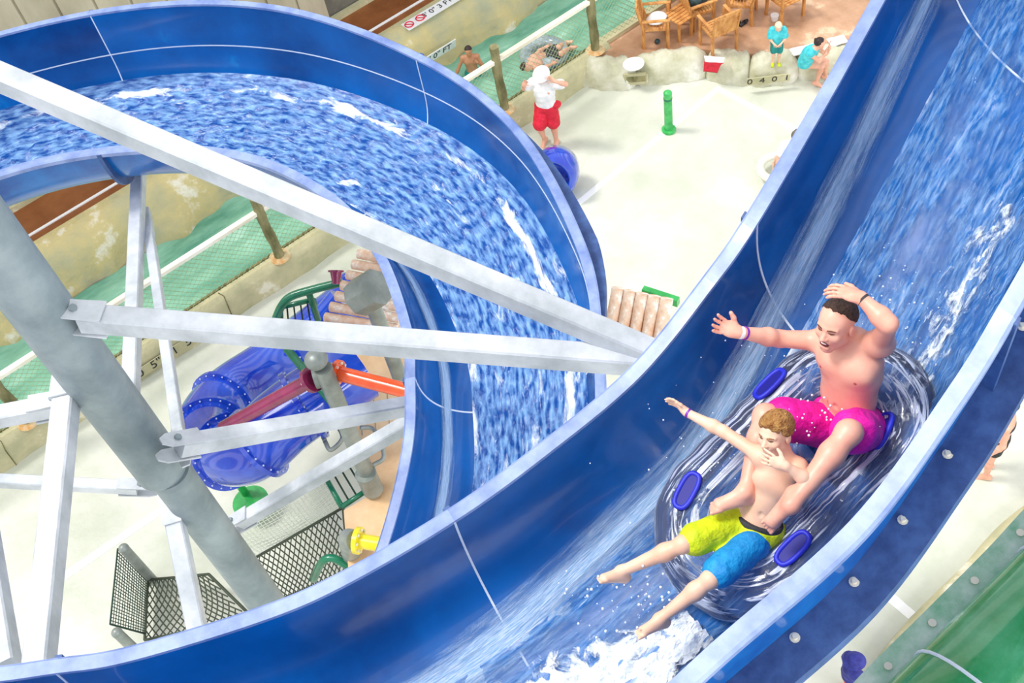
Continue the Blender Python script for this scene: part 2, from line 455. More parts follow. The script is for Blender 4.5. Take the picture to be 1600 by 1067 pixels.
def face_bits(fg, brow='brow', laugh=False, closed=True):
    c = fg['J']['head']; B = fg['HB']; s = fg['hs']
    T = lambda x, y, z: c + B @ (np.array([x, y, z]) * s)
    for g in (-1, 1):
        MB().tube([T(.06 * g, .385, .105), T(.13 * g, .375, .125), T(.2 * g, .31, .10)], [.012 * s, .014 * s, .008 * s], 6).build('eyebrow', brow, fg['root'], smooth=True)
        MB().tube([T(.07 * g, .352, .035), T(.125 * g, .350, .03 if closed else .035), T(.18 * g, .31, .035)], [.006 * s, .012 * s, .006 * s], 6).build('eye', 'brow', fg['root'], smooth=True)
    if laugh:
        MB().ball(T(0, .335, -.26), .085 * s, 6, sc=(1.2, .5, .6), M3=B).build('mouth', 'mouth', fg['root'], smooth=True)
        MB().ball(T(0, .362, -.232), .055 * s, 6, sc=(1.1, .4, .2), M3=B).build('teeth', 'white', fg['root'], smooth=True)
    else:
        MB().tube([T(-.08, .36, -.248), T(0, .37, -.25), T(.08, .36, -.248)], [.004 * s, .009 * s, .004 * s], 6).build('mouth', 'lip', fg['root'], smooth=True)

def cloth(fg, name, m, prims, cuts=(), h=None, noise=.0, after=()):
    """garment from cones (a, b, ra, rb) and ellipsoids; cuts are (point, normal) planes whose normal side is removed"""
    S = Sdf()
    for p in prims:
        if p[0] == 'c': S.cone(p[1], p[2], p[3], p[4], k=.03)
        else: S.ell(p[1], p[2], fg['B'], k=.05)
    for pt, nn in cuts:
        pt = np.asarray(pt, float); nn = nrm(nn); R_ = .5
        S.fn(lambda X, Y, Z, pt=pt, nn=nn: -((X - pt[0]) * nn[0] + (Y - pt[1]) * nn[1] + (Z - pt[2]) * nn[2]) , pt - 3, pt + 3, k=.004, op=-1)
    for p in after: S.cone(p[1], p[2], p[3], p[4], k=.03)
    V, Fc = S.mesh(h or fg['h'])
    if noise:
        V = V + noise * np.stack([np.sin(V[:, 2] * 55 + V[:, 1] * 20), np.sin(V[:, 0] * 60 + V[:, 2] * 22), np.sin(V[:, 1] * 50 + V[:, 0] * 31)], 1)
    return raw_obj(name, V, Fc, m, fg['root'])

def shorts(fg, m, hem=.8, name='shorts', add=.014, waist=.05):
    J, b, s = fg['J'], fg['b'], fg['s']; pr = [('e', J['pel'], np.array([.155, .115, .125]) * b + add)]; cuts = []; af = []
    for g in 'RL':
        e = J['hip' + g] + (J['kn' + g] - J['hip' + g]) * hem
        af.append(('c', J['hip' + g], e, .088 * b + add, .072 * b + add * 1.8))
        pr.append(('c', J['pel'] * .5 + J['hip' + g] * .5, J['hip' + g], .10 * b + add, .09 * b + add))
    cuts.append((J['pel'] + fg['up'] * waist * s, fg['up']))
    return cloth(fg, name, m, pr, cuts, noise=.002, after=af)

M['skin'] = mat('skin', srgb(214, 150, 124), srgb(238, 184, 158), .45, scale=3, lo=.3, hi=.7)
M['skin_red'] = mat('skin_flushed', srgb(226, 150, 128), srgb(240, 186, 162), .42, scale=4.5, lo=.3, hi=.7)
M['skin_pale'] = mat('skin_pale', srgb(226, 172, 142), srgb(244, 206, 180), .45, scale=3, lo=.3, hi=.7)
M['skin_tan'] = mat('skin_tan', srgb(176, 118, 84), srgb(208, 150, 112), .5, scale=3)
M['brow'] = mat('brow_hair', srgb(96, 58, 44), rough=.8)
M['mouth'] = mat('mouth_inside', srgb(120, 40, 44), rough=.5)
M['lip'] = mat('lips', srgb(186, 92, 88), rough=.5)
M['hair_brown'] = mat('hair_brown', srgb(52, 36, 30), srgb(98, 72, 58), .6, scale=40, stretch=(1, 1, 3), bump=.8, bscale=90)
M['hair_blond'] = mat('hair_sandy', srgb(150, 92, 40), srgb(222, 166, 96), .6, scale=35, stretch=(1, 1, 3), bump=.8, bscale=90)
M['hair_dark'] = mat('hair_dark', srgb(28, 20, 20), srgb(58, 40, 36), .6, scale=40)
M['magenta'] = mat('magenta_cloth', srgb(206, 0, 140), srgb(246, 20, 176), .6, scale=9, bump=.4, bscale=22)
M['lime'] = mat('lime_cloth', srgb(186, 206, 0), srgb(220, 232, 20), .6, scale=9, bump=.4, bscale=22)
M['cyan_cloth'] = mat('blue_cloth', srgb(0, 120, 190), srgb(20, 156, 220), .6, scale=9, bump=.4, bscale=22)
M['dark_cloth'] = mat('dark_cloth', srgb(36, 38, 44), srgb(58, 58, 62), .7, scale=9)
M['red_cloth'] = mat('red_cloth', srgb(196, 10, 40), srgb(232, 30, 62), .6, scale=9, bump=.3, bscale=22)
M['white_cloth'] = mat('white_cloth', srgb(226, 226, 226), srgb(246, 246, 246), .7, scale=5, bump=.3, bscale=12)
M['aqua_cloth'] = mat('aqua_cloth', srgb(40, 176, 190), srgb(88, 214, 220), .6, scale=9)
M['teal_cloth'] = mat('teal_cloth', srgb(0, 116, 116), srgb(20, 150, 140), .6, scale=9)
M['navy_cloth'] = mat('navy_cloth', srgb(30, 34, 116), srgb(60, 64, 158), .7, scale=9)
M['purple'] = mat('purple_band', srgb(120, 40, 170), rough=.4)
#@@SETTING
# ---------------------------------------------------------------- setting: pool floor, river, decks
GX0, GX1 = -9, 24
pf = MB()
n_ = 2
pf.prism([(GX0, -8), (GX1, -8), (GX1, 13.35), (GX0, 13.35)], -0.3, 0.0)
props(pf.build('floor', 'pool_floor'), kind='structure')

def strip(name, a, b, wd, z, m='lane', h=0.006):
    a = np.array(a[:2]); b = np.array(b[:2]); d = nrm(b - a); s = np.array([-d[1], d[0]]) * wd / 2
    return props(MB().prism([a - s, b - s, b + s, a + s], z, z + h).build(name, m), kind='structure')
a = P(896, 323, 0); c_ = P(1125, 136, 0)
strip('trim_1', P(800, 402, 0), c_, 0.12, 0)
strip('trim_2', P(1126, 141, 0), P(1330, 248, 0), 0.12, 0)
strip('trim_3', P(20, 955, 0), P(255, 795, 0), 0.14, 0)
strip('trim_4', P(1340, 890, 0), P(1425, 962, 0), 0.14, 0)

# curb between wading pool and river
cb = MB()
xs = np.linspace(GX0, 10.9, 60); prof = [(13.30, -.1), (13.32, .38), (13.40, .5), (13.52, .52), (13.62, .46), (13.66, .1), (13.66, -.1)]
G = []
for x in xs:
    w_ = .02 * math.sin(x * 3.1) + .015 * math.sin(x * 7.7)
    G.append([(x, y + (w_ if i < 3 else 0), z) for i, (y, z) in enumerate(prof)])
cb.sweep(G)
props(cb.build('river_curb', 'curb', smooth=True, sharp=50), kind='structure')
M['moss'] = mat('mossy_edge', srgb(84, 84, 48), srgb(138, 128, 84), .9, scale=4)
props(MB().prism([(GX0, 13.655), (10.9, 13.655), (10.9, 13.70), (GX0, 13.70)], .2, .45).build('trim_6', 'moss'), kind='structure')
for k, x_ in enumerate((-6.2, -1.9, 2.2, 4.9, 7.1, 9.4)):
    props(MB().tube([(x_, 13.295, .0), (x_ + .03, 13.31, .4), (x_ + .06, 13.41, .505), (x_ + .02, 13.52, .525)], .008, 5).build('crack', 'moss'), kind='structure')
# river bed and water
props(MB().prism([(GX0, 13.6), (GX1, 13.6), (GX1, 16), (GX0, 16)], -.3, -.1).build('river_bed', 'river'), kind='structure')
rv = MB(); xx = np.linspace(GX0, GX1, 200); yy = np.linspace(13.66, 15.5, 24)
rv.grid([[(x, y, .34 + .012 * math.sin(x * 9 + y * 5) + .01 * math.sin(x * 4.3 - y * 11)) for y in yy] for x in xx])
props(rv.build('river_water', 'river', smooth=True), 'green lazy river water flowing between concrete curb and rock wall', 'water', kind='stuff')
# far sculpted rock wall
rw = MB(); xx = np.linspace(GX0, GX1, 260)
def rwrow(x):
    n1 = .09 * math.sin(x * 1.7) + .06 * math.sin(x * 4.1 + 1) + .04 * math.sin(x * 9.3)
    n2 = .05 * math.sin(x * 2.9 + 2) + .03 * math.sin(x * 8.1)
    crack = -0.10 * max(0, 1 - abs(((x * .43 + .3) % 1) - .5) * 30)
    pr = [(15.42, -.1), (15.46 + n1, .3), (15.56 + n1 - crack, .55), (15.7 + n2 - crack, .8), (15.82 + n2 * .6 - crack * .6, 1.05), (15.98, 1.2), (16.12, 1.215), (16.3, 1.2), (16.3, -.1)]
    return [(x, a, b) for a, b in pr]
rw.sweep([rwrow(x) for x in xx])
props(rw.build('rock_wall', 'rockwall', smooth=True, sharp=60), kind='structure')
props(MB().prism([(GX0, 16.15), (GX1, 16.15), (GX1, 17.3), (GX0, 17.3)], .6, 1.205).build('upper_deck', 'brown_deck'), kind='structure')
strip('trim_5', (GX0, 16.42), (GX1, 16.42), .05, 1.205, 'white', .02)
# building wall behind with vertical siding
wl = MB(); x = GX0
wl.prism([(GX0, 17.3), (7.2, 17.3), (7.2, 17.6), (GX0, 17.6)], 1.2, 6)
while x < 7.1:
    wl.box((x + .27, 17.285, 3.6), (.52, .05, 4.8)); x += .56
props(wl.build('wall_back', 'siding'), kind='structure')
props(MB().prism([(7.2, 17.3), (GX1, 17.3), (GX1, 17.6), (7.2, 17.6)], 1.2, 6).build('wall_far', 'dark_grey'), kind='structure')
props(MB().box(((GX0 + GX1) / 2, 17.22, 1.25), (GX1 - GX0, .1, .12)).build('baseboard_back', 'curb'), kind='structure')
# seating deck and rock curb round the wading pool
RC = [(10.05, 13.45), (10.44, 12.8), (11.08, 12.33), (11.7, 11.82), (12.04, 11.25), (12.4, 10.8), (13.11, 10.27), (14.0, 9.5), (15.2, 9.0)]
RS = spline(np.array(RC), 14)
sd = [tuple(p) for p in RS[:, :2] + 0.25] if False else None
dk = [(10.4, 13.3)] + [(p[0] + .3, p[1] + .25) for p in RC[1:]] + [(GX1, 9.2), (GX1, 13.6), (10.4, 13.6)]
props(MB().prism(dk, 0, .42).build('seating_deck', 'tan_deck'), kind='structure')
props(MB().prism([(10.6, 13.5), (GX1, 13.5), (GX1, 13.68), (10.6, 13.68)], 0, .5).build('deck_edge_curb', 'curb'), kind='structure')
# boulders: separate sculpted stones
bnd = [0, 22, 44, 62, 80, 98, 112]
for bi in range(len(bnd) - 1):
    seg = RS[bnd[bi]:min(bnd[bi + 1] + 1, len(RS))]
    if len(seg) < 3: continue
    G = []; m_ = len(seg)
    for i, p in enumerate(seg):
        d = nrm(seg[min(i + 1, m_ - 1)] - seg[max(i - 1, 0)]); s_ = np.array([-d[1], d[0]])
        e = 1 - .35 * (abs(2 * i / (m_ - 1) - 1) ** 8)
        row = []
        for a in np.linspace(-.12, 1.1, 15) * math.pi:
            rr = 1 + .05 * math.sin(i * .8 + a * 3 + bi) + .03 * math.sin(i * 2.1 + a * 7)
            row.append((p[0] + s_[0] * (.30 - .32 * math.cos(a) * rr * e), p[1] + s_[1] * (.30 - .32 * math.cos(a) * rr * e), .5 * e * rr * max(-.1, math.sin(a)) ** 1))
        G.append(row)
    b_ = MB().sweep(G)
    props(b_.build('boulder', 'rock', smooth=True, sharp=70), kind='structure')
#@@SLIDES
# ---------------------------------------------------------------- the two slide runs
def stations(Ls, Rs, bs, n):
    L = np.array([P(x, y, CAM_H - D) for x, y, D in Ls])
    Rr = np.array([P(x, y, CAM_H - D + b) for (x, y), (_, _, D), b in zip(Rs, Ls, bs)])
    A = spline(np.hstack([L, Rr, np.array(bs)[:, None]]), n)
    return A

DEP = 0.70
def inner_profile(L, Rp, b, K=44, off=0.0, dep=DEP):
    """trough from the low lip L down and up to the high lip Rp; off moves outwards"""
    Rl = np.array([Rp[0], Rp[1], L[2]]); Mx = (L + Rl) / 2; h = (Rl - L) / 2; hn = nrm(h)
    pts = []
    for k in range(K + 1):
        t = math.pi * k / K
        c, s = math.cos(t), math.sin(t)
        cc = math.copysign(abs(c) ** .85, c)
        pts.append(Mx - cc * (h + hn * off) + np.array([0, 0, -(dep + off) * abs(s) ** .8]))
    if b > 0.004:
        for k in range(1, 5): pts.append(Rl + hn * off + np.array([0, 0, b * k / 4]))
    else: pts += [Rl + hn * off + np.array([0, 0, 1e-4 * k]) for k in range(1, 5)]
    return pts

def flume(root, A, cuts, n, flw=.085, bolts=()):
    for ci in range(len(cuts) - 1):
        i0, i1 = cuts[ci], cuts[ci + 1]
        S = A[i0:i1 + 1]
        loops = []
        for a in S:
            L, Rp, b = a[:3], a[3:6], max(a[6], 0)
            loops.append(inner_profile(L, Rp, b) + inner_profile(L, Rp, b, off=.02)[::-1])
        sec = MB().sweep(loops).build('channel_section', 'blue_in', root, smooth=True, sharp=50)
        # shell skin outside (weathered darker)
        sh = MB().sweep([inner_profile(a[:3], a[3:6], max(a[6], 0), off=.021) + inner_profile(a[:3], a[3:6], max(a[6], 0), off=.03)[::-1] for a in S])
        sh.build('outer_shell', 'blue_out', sec, smooth=True, sharp=50)
        for side in (0, 1):
            lp = []
            for a in S:
                L, Rp = a[:3], a[3:6]; hn = nrm((Rp - L) * [1, 1, 0])
                o = L if side == 0 else Rp; dd = -hn if side == 0 else hn
                z = np.array([0, 0, 1.0])
                lp.append([o + dd * x + z * y for x, y in ((-.004, .012), (flw - .015, .012), (flw, 0), (flw, -.04), (flw - .012, -.04), (flw - .012, -.012), (-.004, -.012))])
            MB().sweep(lp).build('lip_flange', 'blue_lip', sec)
        # bolted longitudinal flange where the wall extension starts
        if max(S[:, 6]) > .01:
            lp = []
            for a in S:
                L, Rp, b = a[:3], a[3:6], max(a[6], 0); hn = nrm((Rp - L) * [1, 1, 0])
                o = np.array([Rp[0], Rp[1], L[2]]); f = min(.22, b * 1.2 + .03)
                lp.append([o + hn * x + np.array([0, 0, y]) for x, y in ((.02, .018), (f, .018), (f + .004, -.07), (f - .01, -.07), (f - .012, -.004), (.02, -.004))])
            fl = MB().sweep(lp).build('joint_flange', 'blue_flange', sec)
            acc = 0; prev = None
            for k, a in enumerate(S):
                L, Rp, b = a[:3], a[3:6], a[6]; hn = nrm((Rp - L) * [1, 1, 0]); o = np.array([Rp[0], Rp[1], L[2] + .018]) + hn * (.075 if b > .3 else .05)
                if prev is not None: acc += np.linalg.norm(o - prev)
                prev = o
                if acc > .33 and b > .03:
                    acc = 0
                    q = MB().tube([o, o + [0, 0, .006], o + [0, 0, .0065], o + [0, 0, .018]], [.024, .024, .013, .012], 12)
                    q.build('bolt', 'bolt', fl)
            # the pale line of sealant inside at the same joint
            lp = []
            for a in S:
                L, Rp, b = a[:3], a[3:6], max(a[6], 0); hn = nrm((Rp - L) * [1, 1, 0]); o = np.array([Rp[0], Rp[1], L[2]])
                lp.append([o - hn * x + np.array([0, 0, y]) for x, y in ((-.002, .006), (.004, .006), (.004, -.006), (-.002, -.006))])
            MB().sweep(lp).build('joint_sealant', 'seam', sec)
        # transverse joint at the end of the section
        for (ii, kk) in ((i1, -1),):
            a = A[ii]; L, Rp, b = a[:3], a[3:6], max(a[6], 0)
            T = nrm((A[min(ii + 1, len(A) - 1)] - A[ii - 1])[:3])
            ins = inner_profile(L, Rp, b, off=-.004); ins2 = inner_profile(L, Rp, b, off=.001)
            MB().sweep([[p - T * .006, p + T * .006, q + T * .006, q - T * .006] for p, q in zip(ins, ins2)]).build('joint_sealant', 'seam', sec)
            o1 = inner_profile(L, Rp, b, off=.03); o2 = inner_profile(L, Rp, b, off=.10)
            MB().sweep([[p - T * .02, q - T * .02, q + T * .02, p + T * .02] for p, q in zip(o1, o2)]).build('joint_flange', 'blue_flange', sec)

NS = 12
nearL = [(1640, -470, 3.40), (1565, -325, 3.52), (1480, -175, 3.65), (1383, 0, 3.9), (1300, 150, 4.12), (1183, 350, 4.38), (1116, 446, 4.57), (1000, 589, 4.82), (853, 712, 4.98), (710, 815, 5.06), (533, 918, 5.1), (400, 974, 5.14), (200, 1034, 5.18), (88, 1052, 5.2), (-60, 1068, 5.25), (-300, 1060, 5.3)]
nearR = [(2065, -390), (1970, -235), (1870, -70), (1765, 115), (1672, 282), (1560, 482), (1480, 612), (1333, 812), (1130, 992), (940, 1154), (669, 1307), (410, 1397), (114, 1459), (-60, 1479), (-300, 1490), (-620, 1470)]
nearB = [.5] * len(nearL)
NA = stations(nearL, nearR, nearB, NS)
up_root = empty('water_slide', P(853, 712, 8.4), 'blue fibreglass water slide trough carrying the man and boy down from upper right', 'water slide')
flume(up_root, NA, [0, 2 * NS, 5 * NS, 9 * NS, 13 * NS, 15 * NS], NS)

lowL = [(-250, 380, 6.85), (0, 267, 6.95), (203, 228, 7.0), (383, 240, 7.02), (512, 298, 7.04), (593, 384, 7.06), (640, 503, 7.1), (648, 590, 7.2), (643, 706, 7.35), (600, 870, 7.6), (520, 1050, 7.85)]
lowR = [(-330, 190), (-60, 75), (204, 15), (433, 17), (650, 93), (800, 205), (900, 385), (926, 530), (925, 700), (865, 930), (780, 1100)]
lowB = [.5, .5, .5, .5, .4, .3, .15, .05, 0, 0, 0]
LA = stations(lowL, lowR, lowB, NS)
lo_root = empty('water_slide', P(600, 600, 6.4), 'blue fibreglass water slide curving across upper left then passing down under the other one', 'water slide')
flume(lo_root, LA, [0, 2 * NS - 3, 4 * NS, 7 * NS, 10 * NS], NS)

# the half turn outside the picture that joins both runs
def hermite(p0, t0_, p1, t1_, n):
    t = np.linspace(0, 1, n + 1)[:, None]
    return (2 * t ** 3 - 3 * t ** 2 + 1) * p0 + (t ** 3 - 2 * t ** 2 + t) * t0_ + (-2 * t ** 3 + 3 * t ** 2) * p1 + (t ** 3 - t ** 2) * t1_
a_, b_ = NA[-1], LA[0]; ta = nrm(a_[:2] - NA[-4][:2]); tb = nrm(LA[3][:2] - b_[:2]); K_ = np.linalg.norm(b_[:2] - a_[:2]) * 1.45
Lc = hermite(a_[:3], np.array([*ta, -.1]) * K_, b_[:3], np.array([*tb, -.1]) * K_, 36)
JA = []
for i, p_ in enumerate(Lc):
    tt = nrm((Lc[min(i + 1, 36)] - Lc[max(i - 1, 0)])[:2]); out_ = np.array([tt[1], -tt[0], 0])
    if i == 0: o0 = a_[3:6] - a_[:3]; sg_ = 1 if o0[:2] @ out_[:2] > 0 else -1
    f = i / 36; w0 = a_[3:6] - a_[:3]; w1 = b_[3:6] - b_[:3]
    wd_ = np.linalg.norm(w0[:2]) * (1 - f) + np.linalg.norm(w1[:2]) * f
    base_ = p_ + out_ * sg_ * wd_ + np.array([0, 0, .5])
    e_ = max(0, 1 - i / 6), max(0, 1 - (36 - i) / 6)
    base_ = base_ * (1 - e_[0] - e_[1]) + (p_ + w0) * e_[0] + (p_ + w1) * e_[1]
    JA.append([*p_, *base_, .5])
JA = np.array(JA)
flume(up_root, JA, [0, 12, 24, 36], 12)

# ---------------------------------------------------------------- steel column and braces
IX_ = R_CAM[:, 0]
CX, CY = -0.08, 5.85
colr = empty('support_column', (CX, CY, 0), 'thick round galvanised steel column leaning up the left side of the picture', 'column')
MB().tube([(CX, CY, 7.0), (CX, CY, 12.0)], .2, 40).build('pipe', 'galv_dark', colr, smooth=True, sharp=50)
MB().tube([(CX + .03, CY - .05, 0.0), (CX + .03, CY - .05, 7.0)], .17, 40).build('pipe', 'galv_dark', colr, smooth=True, sharp=50)
MB().disc((CX, CY, 0), (0, 0, 1), .4, .03, 30).build('base_plate', 'galv', colr)

def brace(p0, p1, size, label, gusset=True, up=(0, 0, 1), at_end=0):
    a = P(p0[0], p0[1], CAM_H - p0[2]); b = P(p1[0], p1[1], CAM_H - p1[2])
    r = empty('steel_brace', (a + b) / 2, label, 'brace')
    MB().beam(a, b, size, up=up, bev=.16).build('square_tube', 'galv', r)
    if gusset:
        d, s, u = frame(b - a, up)
        e = a if at_end == 0 else b; dd = d if at_end == 0 else -d
        g = MB()
        for k in (-1, 1):
            g.beam(e - dd * .10, e + dd * .16, size * 1.12, .014, up=u, bev=.0) if False else None
            c = e + u * k * (size / 2 + .012)
            pts = [c - dd * .16 + s * .03, c - dd * .1 + s * size * .5, c + dd * .16 + s * size * .56, c + dd * .16 - s * size * .56, c - dd * .1 - s * size * .5, c - dd * .16 - s * .03]
            g.sweep([[p - u * .007 for p in pts], [p + u * .007 for p in pts]])
        g.build('gusset_plate', 'galv', r)
        q = MB()
        for k in (-1, 1):
            q.disc(e - dd * .03 + u * k * (size / 2 + .018), u * k, .028, .022, 6)
        q.build('bolt', 'galv_dark', r)
    return r
brace((-60, 95, 4.1), (1030, 557, 5.8), .15, 'longest steel brace, running from top left edge across both loops to the slide rim')
brace((128, 497, 5.25), (1015, 566, 5.85), .15, 'wide steel brace running right from bolted bracket high on round column')
brace((280, 697, 6.75), (640, 634, 7.95), .14, 'steel brace rising slightly to the right in front of blue tube slide')
brace((375, 815, 9.3), (640, 660, 8.2), .13, 'thin lower steel brace above the white rope net')
brace((106, 602, 6.0), (60, 1045, 5.85), .15, 'steel brace dropping from column bracket to slide rim at lower left')
brace((85, 634, 6.1), (-90, 668, 6.1), .13, 'short steel brace leaving the left edge level with a river fence post')
brace((215, 762, 8.0), (-60, 748, 7.6), .10, 'thin level steel brace at far left below the boulders')
brace((268, 790, 7.7), (312, 1000, 8.1), .14, 'steel brace dropping from the lower column bracket past black netting')
brace((217, 262, 7.9), (203, 640, 7.4), .13, 'upright steel brace carrying the upper left loop of the slide', at_end=1)
brace((228, 330, 8.0), (283, 700, 6.95), .09, 'thinnest steel brace slanting beside the upright one to the column', at_end=1)
brace((-45, 700, 6.2), (10, 1045, 5.95), .15, 'dark steel brace at bottom left corner of the picture', gusset=False)
#@@WATER
# ---------------------------------------------------------------- water in the slides, and painted sheen streaks
from mathutils import noise as mnoise
def nz3(p, sc): return mnoise.noise(Vector(p) * sc)
def prof_pt(a, t, off=0.0):
    L, Rp = a[:3], a[3:6]; Rl = np.array([Rp[0], Rp[1], L[2]]); Mx = (L + Rl) / 2; h = (Rl - L) / 2; hn = nrm(h)
    c, s_ = math.cos(t), math.sin(t); cc = math.copysign(abs(c) ** .85, c)
    return Mx - cc * (h + hn * off) + np.array([0, 0, -(DEP + off) * abs(s_) ** .8])

def water_mat(name, c1, c2, foam, holes, rough=.08, stretch=(1, 1, 1), scale=6, bump=.5, white=(.5, .62), alpha_hi=1.0, bscale=22):
    """flowing water: c1..c2 body colour, foam whitens with noise and along the 'edge' attribute, holes lets the slide show through"""
    m, t, b = new_mat(name); N, L = t.nodes, t.links
    b.inputs['Roughness'].default_value = rough; b.inputs['IOR'].default_value = 1.33
    at = N.new('ShaderNodeAttribute'); at.attribute_name = 'flow'
    mp_ = N.new('ShaderNodeMapping'); mp_.inputs['Scale'].default_value = stretch
    L.new(at.outputs['Vector'], mp_.inputs[0])
    n1 = N.new('ShaderNodeTexNoise'); n1.inputs['Scale'].default_value = scale; n1.inputs['Detail'].default_value = 8; n1.inputs['Roughness'].default_value = .7; n1.inputs['Distortion'].default_value = .6
    n2 = N.new('ShaderNodeTexNoise'); n2.inputs['Scale'].default_value = bscale; n2.inputs['Detail'].default_value = 4
    L.new(mp_.outputs[0], n1.inputs[0]); L.new(mp_.outputs[0], n2.inputs[0])
    mx = N.new('ShaderNodeMix'); mx.data_type = 'RGBA'; mx.inputs[6].default_value = c1; mx.inputs[7].default_value = c2
    r2 = N.new('ShaderNodeMapRange'); r2.inputs[1].default_value = .38; r2.inputs[2].default_value = .66
    L.new(n2.outputs['Fac'], r2.inputs[0]); L.new(r2.outputs[0], mx.inputs[0])
    ed = N.new('ShaderNodeAttribute'); ed.attribute_name = 'edge'
    ad = N.new('ShaderNodeMath'); ad.operation = 'MULTIPLY_ADD'; L.new(ed.outputs['Fac'], ad.inputs[0]); ad.inputs[1].default_value = foam; L.new(n1.outputs['Fac'], ad.inputs[2])
    r1 = N.new('ShaderNodeMapRange'); r1.inputs[1].default_value = white[0]; r1.inputs[2].default_value = white[1]; L.new(ad.outputs[0], r1.inputs[0])
    m2 = N.new('ShaderNodeMix'); m2.data_type = 'RGBA'; m2.inputs[7].default_value = srgb(236, 242, 250)
    L.new(r1.outputs[0], m2.inputs[0]); L.new(mx.outputs[2], m2.inputs[6]); L.new(m2.outputs[2], b.inputs['Base Color'])
    bp = N.new('ShaderNodeBump'); bp.inputs['Strength'].default_value = bump; bp.inputs['Distance'].default_value = .03
    L.new(n2.outputs['Fac'], bp.inputs['Height']); L.new(bp.outputs[0], b.inputs['Normal'])
    if holes is not None:
        r3 = N.new('ShaderNodeMapRange'); r3.inputs[1].default_value = holes[0]; r3.inputs[2].default_value = holes[1]; r3.inputs[3].default_value = .04; r3.inputs[4].default_value = alpha_hi
        L.new(ad.outputs[0], r3.inputs[0]); L.new(r3.outputs[0], b.inputs['Alpha'])
    return m
M['water_low'] = water_mat('slide_water_and_sheen', srgb(0, 70, 150), srgb(126, 170, 218), .17, None, stretch=(.85, 2.3, 1), scale=2.6, white=(.61, .72), bump=1.0, bscale=9)
M['water_film'] = water_mat('water_film', srgb(20, 106, 186), srgb(128, 172, 222), .05, (.36, .58), stretch=(.55, 3, 1), scale=2.2, white=(.60, .74), bump=.6, alpha_hi=.75, bscale=14)
M['foam'] = water_mat('foam', srgb(214, 226, 240), srgb(250, 252, 255), -.5, (.30, .40), stretch=(1, 1, 1), scale=7, white=(.45, .5), bump=1.0, rough=.5, bscale=18)
M['sheet'] = water_mat('painted_sheen', srgb(136, 178, 220), srgb(196, 214, 240), -.42, (.12, .46), stretch=(.5, 1.6, 1), scale=2.4, white=(.9, 1), bump=.3, alpha_hi=.85, rough=.25)  # skylight reflection on the inner walls, painted as a pale translucent layer

def sheet(name, A, i0, i1, t0, t1, m, chord=True, lift=.012, nt_=40, amp=.012, sub=4, edge=(.18, .10), sag=.04, fsc=9.0, band=0, tail=0, label=None, cat='water'):
    S_ = spline(A[i0:i1 + 1], sub); n = len(S_); G = []; fl = []; eg = []; acc = 0
    for i, a in enumerate(S_):
        u_ = i / (n - 1); a0 = t0(u_); a1 = t1(u_); row = []
        if i: acc += np.linalg.norm(S_[i][:2] - S_[i - 1][:2]) * 1.2
        p0, p1 = prof_pt(a, a0), prof_pt(a, a1)
        for j in range(nt_ + 1):
            f = j / nt_
            if chord: p = p0 * (1 - f) + p1 * f - np.array([0, 0, sag * math.sin(math.pi * f)])
            else: p = prof_pt(a, a0 + (a1 - a0) * f, off=-lift)
            q = [acc, f * 1.3, 0]
            w_ = nz3(q, fsc) * amp + nz3(q, fsc * 2.3) * amp * .5
            if chord: p = p + np.array([0, 0, w_ * min(1, 6 * f, 6 * (1 - f))])
            else:
                c = (a[:3] + a[3:6]) / 2; p = p + nrm(c - p) * max(w_, -lift * .8)
            row.append(p); fl.append(q)
            if band:
                fc = 1 - band - .05 * nz3([acc * .7, 3.3, 0], 2.0); eg.append(math.exp(-((f - fc) / .045) ** 2) + .6 * math.exp(-(f / .03) ** 2) + tail * max(0, u_ - .55))
            else: eg.append(max(0, 1 - f / edge[0]) if f < .5 else max(0, 1 - (1 - f) / edge[1]))
        G.append(row)
    mb = MB().grid(G); V = np.array(mb.v); Fc = np.array(mb.f)
    o = raw_obj(name, V, Fc, m, sm=0)
    o.data.attributes.new('flow', 'FLOAT_VECTOR', 'POINT').data.foreach_set('vector', np.array(fl, np.float32).ravel())
    o.data.attributes.new('edge', 'FLOAT', 'POINT').data.foreach_set('value', np.array(eg, np.float32))
    return props(o, label, cat, kind='stuff')
pi = math.pi
sheet('slide_water_and_sheen', LA, 0, 10 * NS, lambda u: pi * (.30 + .08 * u), lambda u: pi * (.90 - .10 * u), 'water_low', amp=.03, band=.16, tail=1.6, sub=3,
      label='churning blue water with white foam edges flowing round the curved upper left slide')
sheet('slide_water_and_sheen', NA, 0, 7 * NS, lambda u: pi * (.34 + .02 * u), lambda u: pi * .84, 'water_film', chord=False, lift=.02, amp=.022, edge=(.14, .14), sub=3,
      label='thin rushing water sheet on the slide above and behind the man')
sheet('slide_water_and_sheen', NA, 7 * NS, 11 * NS, lambda u: pi * (.36 + .06 * u), lambda u: pi * .8, 'water_film', chord=False, lift=.015, amp=.015, edge=(.1, .1), sub=3,
      label='thin water film on the slide beside and below the tube')
sheet('slide_water_and_sheen', NA, 0, 11 * NS, lambda u: pi * (.05 + .29 * u), lambda u: pi * (.17 + .34 * u), 'sheet', chord=False, lift=.012, amp=.006, edge=(.5, .5), nt_=16, sub=2,
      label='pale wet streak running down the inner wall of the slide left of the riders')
sheet('slide_water_and_sheen', LA, 3 * NS, 10 * NS, lambda u: pi * (.17 + .05 * u), lambda u: pi * (.24 + .05 * u), 'sheet', chord=False, lift=.012, amp=.006, edge=(.4, .4), nt_=12, sub=2,
      label='pale wet streak down the inner wall of the lower curved slide')
